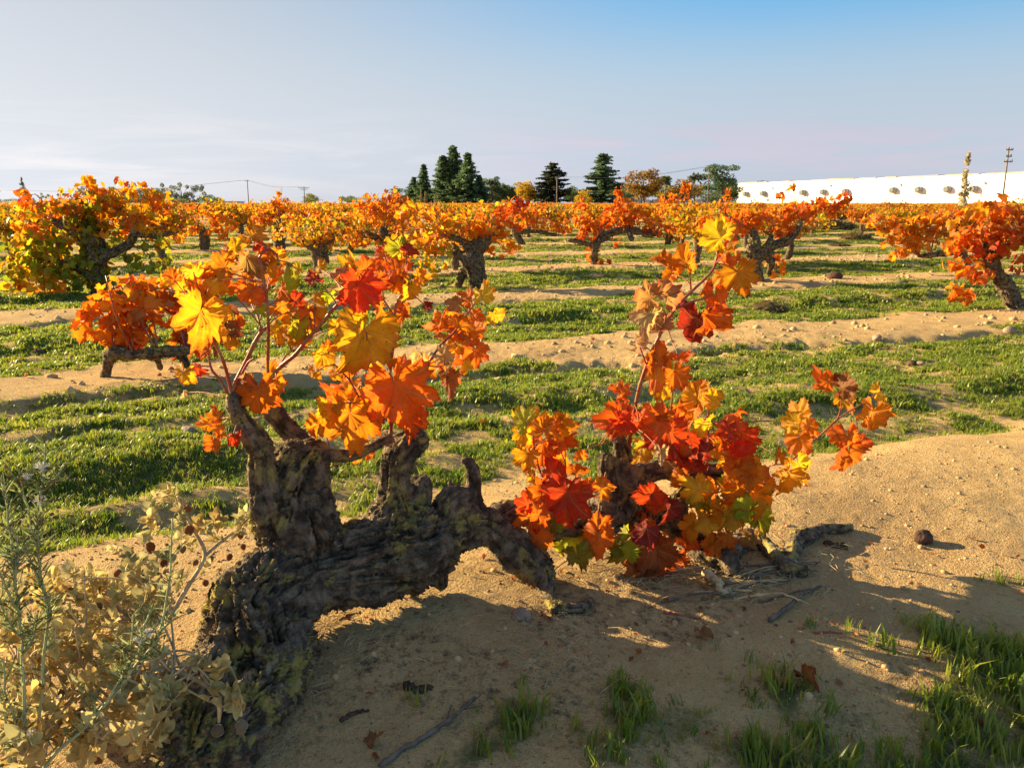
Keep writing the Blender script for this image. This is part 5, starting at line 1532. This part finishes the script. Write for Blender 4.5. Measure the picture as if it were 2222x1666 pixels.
for x, y, v, s, c in ((930, 480, 1.72, .020, (.30, .13, .04)), (745, 560, 1.69, .020, (.28, .11, .03)), (815, 640, 1.67, .016, (.3, .12, .03)), (1140, 610, 1.78, .014, (.26, .1, .03)), (580, 700, 1.64, .017, (.34, .15, .05)), (1190, 500, 1.80, .016, (.34, .17, .06)), (905, 570, 1.72, .015, (.3, .22, .09)), (1015, 740, 1.74, .014, (.28, .12, .04)), (1045, 620, 1.75, .014, (.3, .2, .08)), (980, 640, 1.73, .013, (.3, .16, .05)), (610, 680, 1.65, .016, (.26, .12, .04)), (715, 690, 1.67, .015, (.24, .14, .05)),
                      (1085, 1475, 1.355, .021, (.26, .22, .13)), (1195, 1445, 1.35, .020, (.36, .31, .20)), (1190, 1470, 1.35, .014, (.36, .31, .20)), (840, 1400, 1.36, .018, (.24, .15, .06)), (490, 1610, 1.32, .019, (.30, .12, .04)), (930, 370, 1.72, .014, (.36, .17, .06)), (1200, 560, 1.8, .013, (.3, .14, .05)), (350, 780, 1.6, .016, (.3, .16, .06)), (480, 860, 1.56, .016, (.3, .17, .06)), (300, 1290, 1.44, .016, (.34, .2, .07))):
    C = P_of(x, y, v); C[2] += s * .5
    o = link('husk', HUSK, DRY); o.location = Vector(C) - DRY.location; o.scale = (s, s, s * 1.1)
    o.rotation_euler = (dr.normal(0, .25), dr.normal(0, .25), dr.uniform(0, 6)); o.color = (*c, 1)
lv.sort(key=lambda e: e[0][1])
for P, T_, N_, s, c in lv[:300]:
    put_leaf(DRY, OVM[dr.integers(4)], P, leaf_frame(T_, N_, s), c)
b = Bag()
for P, T_, N_, s, c in lv[300:]:
    v, f = OV[dr.integers(4)]; M = leaf_frame(T_, N_, s); b.add(v @ M[:3, :3].T + P, f, c)
v, f = b.get(); part('foliage', v, f, M_WOOLJ, DRY, col=b.col())['kind'] = 'stuff'
v, f = stems.get(); part('stem', v, f, M_DRY, DRY)

# ------------------------------------------------------------------ the green wispy weeds in front of it
def weed(label, paths, v0, seed, heads, budn):
    r = np.random.default_rng(seed)
    base = P_of(*paths[0][0], v0) if len(paths[0][0]) == 2 else P_of(*paths[0][0])
    root = tag(empty('fleabane_weed', base), label, 'weed', 'green weeds beside the dry plant')
    lb, bb = Bag(), Bag()
    for L in paths:
        P = catmull([P_of(x, y, v0) for x, y in L], 12)
        P = P + .0025 * np.c_[vnoise(P * 40, seed), vnoise(P * 40, seed + 1), vnoise(P * 40, seed + 2)]
        main = L is paths[0]
        v, f = tube(P, np.linspace(.0030 if main else .0022, .0011, len(P)), 6)
        part('stem', v, f, M_STEM, root)
        n = len(P)
        for k in range(int(budn * n / 12)):
            i = r.integers(1, n); t = i / n
            a = r.uniform(0, 6.28); T_ = np.array((math.cos(a), math.sin(a) * .8, r.uniform(.3, 1.3))); T_ /= np.linalg.norm(T_)
            if r.uniform() < .68:
                s = r.uniform(.010, .030)
                M = leaf_frame(T_, r.normal(0, 1, 3), s); w = .045 / .34
                ov_ = OV[2][0] * (w, 1, 1); lb.add(ov_ @ M[:3, :3].T + P[i], OV[2][1], np.array((.36, .42, .19)) * r.uniform(.75, 1.35))
            else:
                e = P[i] + T_ * r.uniform(.012, .035)
                v, f = tube(np.array([P[i], e]), (.0007, .0006), 4); lb.add(v, f, (.18, .24, .08))
                s = r.uniform(.0014, .0028)
                v, f = tube(np.array([e - T_ * s, e - T_ * s * .3, e + T_ * s * .8, e + T_ * s * 1.6]), (s * .5, s, s * .8, s * .35), 6)
                lb.add(v, f, np.array((.26, .27, .10)) * r.uniform(.7, 1.3) if r.uniform() < .75 else (.45, .30, .14))
    v, f = lb.get(); part('foliage', v, f, M_WOOLJ2, root, col=lb.col())['kind'] = 'stuff'
    for x, y, s in heads:
        C = P_of(x, y, v0); hb = Bag()
        for k in range(70):
            d = r.normal(0, 1, 3); d[2] = abs(d[2]) * .9 + .1; d /= np.linalg.norm(d)
            sd = np.cross(d, r.normal(0, 1, 3)); sd /= np.linalg.norm(sd)
            hb.add(np.array([C, C + d * s + sd * .0007, C + d * s - sd * .0007]), [(0, 1, 2)])
        v, f = tube(np.array([C + (0, 0, -.006), C + (0, 0, -.003), C + (0, 0, .001)]), (.001, .0035, .003), 8); hb.add(v, f)
        v, f = hb.get(); part('seed_head', v, f, M_FLUFF, root, smooth=False)
M_WOOLJ2 = woolj_mat('weed_foliage', .35)
weed('tall green weed with fluffy heads, nearest the dry plant\'s upper leaves', [[(190, 1650), (205, 1300), (235, 950), (215, 780), (170, 560), (130, 330)], [(150, 520), (195, 400), (215, 250), (222, 60)], [(200, 720), (180, 560), (190, 440), (200, 340)], [(235, 950), (245, 860), (205, 740)], [(215, 780), (150, 640), (110, 560)], [(130, 330), (115, 270), (150, 180)], [(205, 300), (250, 250), (300, 170)]], 1.34, 5, ((205, 172, .010), (196, 338, .010), (140, 215, .008)), 21)
weed('green weed with a dense thicket of thin leafy stems', [[(120, 1680), (120, 1400), (105, 1100), (95, 880), (65, 620), (45, 380), (20, 250)], [(100, 900), (30, 760), (-20, 640)], [(75, 700), (95, 600), (60, 460)], [(60, 1640), (20, 1400), (-20, 1200)], [(60, 1660), (90, 1500), (30, 1300), (10, 1120)], [(70, 760), (80, 640), (110, 580)], [(95, 1020), (30, 900), (0, 820)], [(105, 1100), (160, 1000), (180, 930)]], 1.30, 6, ((155, 1500, .011),), 24)
weed('single pale-stemmed green weed leaning diagonally across the dry plant', [[(200, 1680), (330, 1540), (480, 1400), (640, 1190), (760, 1050), (800, 960), (832, 780), (845, 640), (852, 420)], [(640, 1190), (650, 1060), (660, 900)], [(700, 1120), (700, 980), (740, 890)], [(760, 1040), (820, 960), (870, 920)], [(560, 1290), (600, 1200), (590, 1180)], [(480, 1400), (470, 1330), (450, 1310)], [(700, 1120), (760, 1120), (820, 1080)], [(640, 1190), (620, 1110), (610, 1080)]], 1.29, 7, ((690, 1028, .010), (738, 992, .009)), 15)

# ------------------------------------------------------------------ things lying on the ground
def rock(seed, flat=.7, n=3):
    import bmesh
    bm = bmesh.new(); bmesh.ops.create_icosphere(bm, subdivisions=n, radius=1.0)
    v = np.array([q.co[:] for q in bm.verts]); f = np.array([[q.index for q in a.verts] for a in bm.faces]); bm.free()
    v = v * (1 + .28 * fbm(v * 1.3 + seed * 7, 3, seed) + .10 * fbm(v * 4 + seed, 2, seed))[:, None] * (1, .85, flat)
    return v, f
def lump(name, label, px, py, rpx, mat, seed, flat=.7, cat='stone', crumbs=0, group=None):
    G = hit(px, py); s = rpx * mpp(G)
    v, f = rock(seed, flat)
    b = Bag(); b.add(v * s, f)
    r = np.random.default_rng(seed)
    if crumbs:
        for k in range(crumbs):
            c = np.array((*(r.normal(0, .55, 2) * s * (1, .8)), 0)); c[2] = flat * s * max(.1, 1 - (np.linalg.norm(c[:2]) / s / 1.3) ** 2)
            w, g = rock(seed + k + 1, .8, 1); b.add(w * s * r.uniform(.06, .16) + c, g)
    V, F = b.get()
    o = link(name, mesh_np(name, V, F, mat), None, (G[0], G[1], G[2] + s * flat * .45))
    o.rotation_euler = (0, 0, r.uniform(0, 6))
    tag(o, label, cat, group)
M_CRUMB = plain('soil_crumb', (.24, .15, .08), .95, .1, .5, 8)
M_WEEDY = plain('dead_weed_heap', (.20, .15, .07), .95, .1, .45, 40, .8, .02)
lump('clod', 'dark pointed clod casting a long shadow on the open sand', 2003, 1176, 20, M_CLOD, 1, 1.0, 'clod')
lump('stone', 'smooth flat stone in the shade below the drooping arm of the old vine', 1132, 1340, 26, M_STONE, 2, .5)
lump('clod', 'dark clod on the sand row to the side of the forked-stump vine', 1810, 604, 16, M_CLOD, 4, .6, 'clod', 5)
lump('stone', 'pinkish stone on the lip of the second furrow', 1902, 738, 12, M_STONE, 5, .75)
lump('stone', 'pale boulder-like lump where the second furrow nears the reddest vine', 2190, 722, 13, M_STONE, 6, .7)
lump('stone', 'small red-brown stone in the grass beyond the furrow stones', 2132, 738, 7, M_CLOD, 7, .8)
lump('stone', 'brown stone in the grass below the pinkish furrow stone', 1978, 792, 11, M_CLOD, 8, .7)
lump('stone', 'tan stone touching the brown one in the grass', 1996, 792, 11, M_STONE, 9, .6)
lump('stone', 'round tan stone in the grass by the small red hanging leaves', 410, 942, 16, M_STONE, 10, .8)
lump('clod', 'brown clod in the grass below the big bushy vine', 82, 770, 17, M_CLOD, 11, .5, 'clod', 6)
lump('stone', 'small pale stone at the corner of the sand row under the red shoot', 1700, 758, 6, M_STONE, 12, .8)
HEAPS = [('heap of uprooted dead weeds on the sand row under the tall red shoot', 1668, 680, 44, 3, .62), ('mound of brown dead weeds in the open lane, nearest its bare soil', 1858, 518, 34, 13, .40), ('wide dark heap of dug weeds at the back of the open lane', 1800, 498, 60, 14, .34), ('low brown heap beside the orange vines at the edge of the open lane', 1896, 502, 40, 15, .34), ('thin flat heap of dry weeds on the third sand row past the lane', 1822, 534, 22, 17, .3)]
def weed_heap(label, px, py, rpx, seed, flat):
    G = hit(px, py); s = rpx * mpp(G); r = np.random.default_rng(seed); b = Bag()
    v, f = rock(seed, flat * .8); b.add(v * s * .85 + (0, 0, s * flat * .2), f, (.16, .12, .05))
    for k in range(420):
        d = r.normal(0, 1, 3); d[2] = abs(d[2]); d /= np.linalg.norm(d)
        c = d * np.array((1.05, .95, flat)) * s * r.uniform(.75, 1.02); a = r.normal(0, 1, 3); a[2] *= .5; a /= np.linalg.norm(a)
        w = np.cross(a, r.normal(0, 1, 3)); w /= np.linalg.norm(w); L = s * r.uniform(.08, .26)
        b.add(np.array([c - a * L, c + w * L * .12, c + a * L, c - w * L * .12 + d * L * .2]), [(0, 1, 2), (0, 2, 3)], np.array([(.30, .22, .09), (.22, .17, .07), (.24, .22, .07), (.36, .28, .14)][k % 4]) * r.uniform(.7, 1.2))
    v, f = b.get(); o = link('weed_heap', mesh_np('weed_heap', v, f, M_WOOLJ, smooth=False, col=b.col()), None, G)
    tag(o, label, 'weed heap')
for a_ in HEAPS: weed_heap(*a_)
def stick(label, pts, r, seed, mat=None, name='twig', group=None, twigs=0, lift=.6):
    rr = np.random.default_rng(seed)
    P = []
    for p in pts:
        G = hit(*p[:2]); G[2] += r * lift + (p[2] if len(p) > 2 else 0); P.append(G)
    Q = catmull(P, 8); Q = Q + rr.normal(0, r * .25, Q.shape)
    b = Bag(); v, f = tube(Q, np.linspace(r, r * .55, len(Q)) * (1 + .15 * rr.normal(0, 1, len(Q)).clip(-1, 1)), 7); b.add(v, f)
    for k in range(twigs):
        i = rr.integers(3, len(Q) - 2); d = (Q[i + 1] - Q[i]); d = d / np.linalg.norm(d) * .04 + rr.normal(0, .018, 3); d[2] = abs(d[2])
        v, f = tube(np.array([Q[i], Q[i] + d]), (r * .5, r * .2), 5); b.add(v, f)
    V, F = b.get(); c = Q.mean(0)
    o = link(name, mesh_np(name, V - c, F, mat or M_TWIG), None, c)
    tag(o, label, 'twig', group)
stick('long grey stick poking up through the grass at the bottom edge', [(825, 1666), (880, 1625, .0), (950, 1585, .004), (1005, 1550, .010), (1032, 1528, .016)], .0055, 1, twigs=3)
stick('broken grey stick lying on the lit sand past the heap of prunings', [(1670, 1350), (1700, 1330, .004), (1740, 1300, .006), (1782, 1276, .004)], .006, 2, twigs=1)
stick('reddish-brown twig alone in the shaded sand', [(1765, 1373), (1800, 1372), (1828, 1375)], .003, 3, M_CANE)
stick('dark red twig just past the shaded foot of the hanging leaves', [(1440, 1330), (1480, 1336), (1520, 1343)], .004, 4, M_CANE)
stick('dark rotten stick in the shade below the trunk hollow', [(740, 1565), (770, 1548), (800, 1543)], .005, 5, M_CLOD)
GP = 'prunings heaped at the end of the old vine'
hp = np.random.default_rng(9)
for k in range(16):
    x, y = hp.uniform(1500, 1740), hp.uniform(1225, 1305); a = hp.uniform(-.45, .35); L = hp.uniform(45, 110)
    stick('thin dry twig in the heap of prunings under the end of the old vine', [(x - L * math.cos(a), y - L * .45 * math.sin(a) + 12), (x, y, hp.uniform(.0, .02)), (x + L * math.cos(a) * .7, y + L * .45 * math.sin(a), hp.uniform(0, .012))], hp.uniform(.002, .0042), 20 + k, M_DRY if k % 2 else M_TWIG, group=GP)
# broken wood chunks in the heap
stick('stubby pale broken root lying on the heap of prunings', [(1530, 1255, .01), (1550, 1275, .016), (1565, 1295, .008), (1585, 1288)], .013, 50, M_DRY, 'root_chunk')
stick('dark bark sliver on the sand beside the curled end of the old vine', [(1790, 1180), (1815, 1187), (1835, 1190)], .012, 51, M_CLOD, 'bark_chunk', lift=.2)
stick('flat dark piece of bark half buried under the fallen trunk', [(880, 1490), (905, 1497), (930, 1494)], .011, 52, M_CLOD, 'bark_chunk', lift=.1)
def fallen(label, px, py, size, code, seed, curled=True):
    r = np.random.default_rng(seed); G = hit(px, py); G[2] += .012
    me = (CURLED if curled else LEAVES)[seed % 4]
    M = leaf_frame(np.array((r.normal(), r.normal(), .1)), np.array((r.normal(0, .3), r.normal(0, .3), 1.)), size)
    o = link('fallen_leaf', me); M[:3, 3] = G; o.matrix_basis = Matrix(M.tolist()); o.color = (*pal(code, r), 1)
    tag(o, label, 'leaf')
fallen('curled brown dead leaf on the sand near the lower verge of grass', 1748, 1482, .065, 'BD', 2)
fallen('small shrivelled orange leaf standing in the shaded sand', 1526, 1382, .05, 'BR', 3)
fallen('tiny orange leaf lying in the grass below the split yellow leaves', 1052, 918, .05, 'O', 4, False)
fallen('flat pale leaf on the shaded sand below the trunk', 812, 1612, .045, 'BR', 5)
fallen('red leaf caught low in the dry plant beside the green thicket', 62, 1405, .07, 'RO', 6, False)
fallen('dark red leaf under the green thicket at the picture edge', 14, 1456, .075, 'R', 7, False)
# dry straw: wisps about the trunk foot and the heap
sb = Bag(); sr = np.random.default_rng(14)
for cx_, cy_, sx, sy, n in ((720, 1430, 60, 40, 60), (1180, 1400, 70, 55, 110), (1120, 1470, 110, 40, 70), (1620, 1265, 120, 40, 240), (1380, 1255, 90, 35, 90), (770, 1305, 70, 18, 70), (1750, 1215, 90, 30, 60), (1480, 1230, 60, 30, 60)):
    for k in range(n):
        px, py = sr.normal(cx_, sx), sr.normal(cy_, sy)
        if not (0 < px < 2222 and py < 1660): continue
        d = ray(px, py)
        t = (CAM_Z - .09) / -d[2]; G = np.array((0, 0, CAM_Z)) + d * t; G[2] = H1(G[0], G[1]) + .003
        a = sr.uniform(0, 6.28); L = sr.uniform(.015, .07)
        dd = np.array((math.cos(a), math.sin(a), sr.uniform(0, .35))) * L
        m = G + dd * .5 + (0, 0, sr.uniform(0, .012)) + sr.normal(0, .006, 3) * (1, 1, 0)
        v, f = tube(np.array([G, m, G + dd]), (.0009, .0008, .0005), 3, False); sb.add(v, f)
v, f = sb.get(); o = link('dry_straw', mesh_np('dry_straw', v, f, M_DRY)); tag(o, 'wisps of dry straw scattered on the sand round the old trunk', 'straw', kind='stuff')
# shrivelled bits of leaf that have dropped under the vines
lb_ = Bag()
for k in range(720):
    if k < 340: X, Y = sr.normal(.15, .75), sr.normal(2.0, .42)
    else: Y = sr.uniform(4.6, 14); X = sr.uniform(-.6, .6) * Y
    if Y < 1.25: continue
    tv, tf = TINY[sr.integers(6)]
    M = leaf_frame(sr.normal(0, 1, 3) * (1, 1, .25), sr.normal(0, .5, 3) + (0, 0, 1.), sr.uniform(.007, .024) * (1 if Y < 4 else 2))
    lb_.add(tv * (.6, 1, 1.6) @ M[:3, :3].T + (X, Y, H1(X, Y) + .005), tf, pal(('BD', 'BR', 'P', 'BR', 'BD')[k % 5], sr) * .8)
v, f = lb_.get(); o = link('leaf_litter', mesh_np('leaf_litter', v, f, M_LEAFJ, col=lb_.col())); tag(o, 'shrivelled brown scraps of leaf dropped on the sand under the vines', 'leaf litter', kind='stuff')
# crumbs of bark and soil on the near sand
M_SANDCLOD = plain('sandy_clod', (.50, .33, .155), .95, .1, .35, 12)
cb_ = Bag(); cb2 = Bag(); ch_ = [rock(80 + i, .8, 1) for i in range(4)]
for k in range(4200):
    Y = sr.uniform(1.3, 3.2); X = sr.uniform(-.6, .62) * Y
    if vnoise(np.array([[X * 3, Y * 3]]), 3)[0] < -.1 and sr.uniform() < .8: continue
    w, g = ch_[k % 4]; s = min(.0055, .0010 / sr.uniform(.12, 1))
    cb_.add(w * s + (X, Y, 0), g)
for k in range(2600):                                  # sandy clods and pebbles on the vine rows
    u_ = sr.uniform(-7, 14); kk = sr.integers(1, 4); v_ = ROW0 + ROWD * kk + sr.normal(-.15, .38)
    X, Y = C22 * u_ - S22 * v_, S22 * u_ + C22 * v_
    if abs(X) > .66 * Y: continue
    w, g = ch_[k % 4]; cb2.add(w * min(.045, .007 / sr.uniform(.16, 1)) + (X, Y, 0), g)
for k in range(1500):
    Y = sr.uniform(1.5, 3.4); X = sr.uniform(-.6, .62) * Y
    w, g = ch_[k % 4]; cb2.add(w * min(.011, .0018 / sr.uniform(.15, 1)) + (X, Y, 0), g)
v, f = cb2.get(); v[:, 2] += H(v[:, 0], v[:, 1]); o = link('soil_clods', mesh_np('soil_clods', v, f, M_SANDCLOD)); tag(o, 'small sandy clods and pebbles strewn over the bare rows', 'soil', kind='stuff')
v, f = cb_.get(); base_ = v.copy()
v[:, 2] += H(v[:, 0], v[:, 1]) * 1.0
o = link('soil_crumbs', mesh_np('soil_crumbs', v, f, M_CRUMB)); tag(o, 'dark crumbs of soil and bark scattered over the near sand', 'soil', kind='stuff')
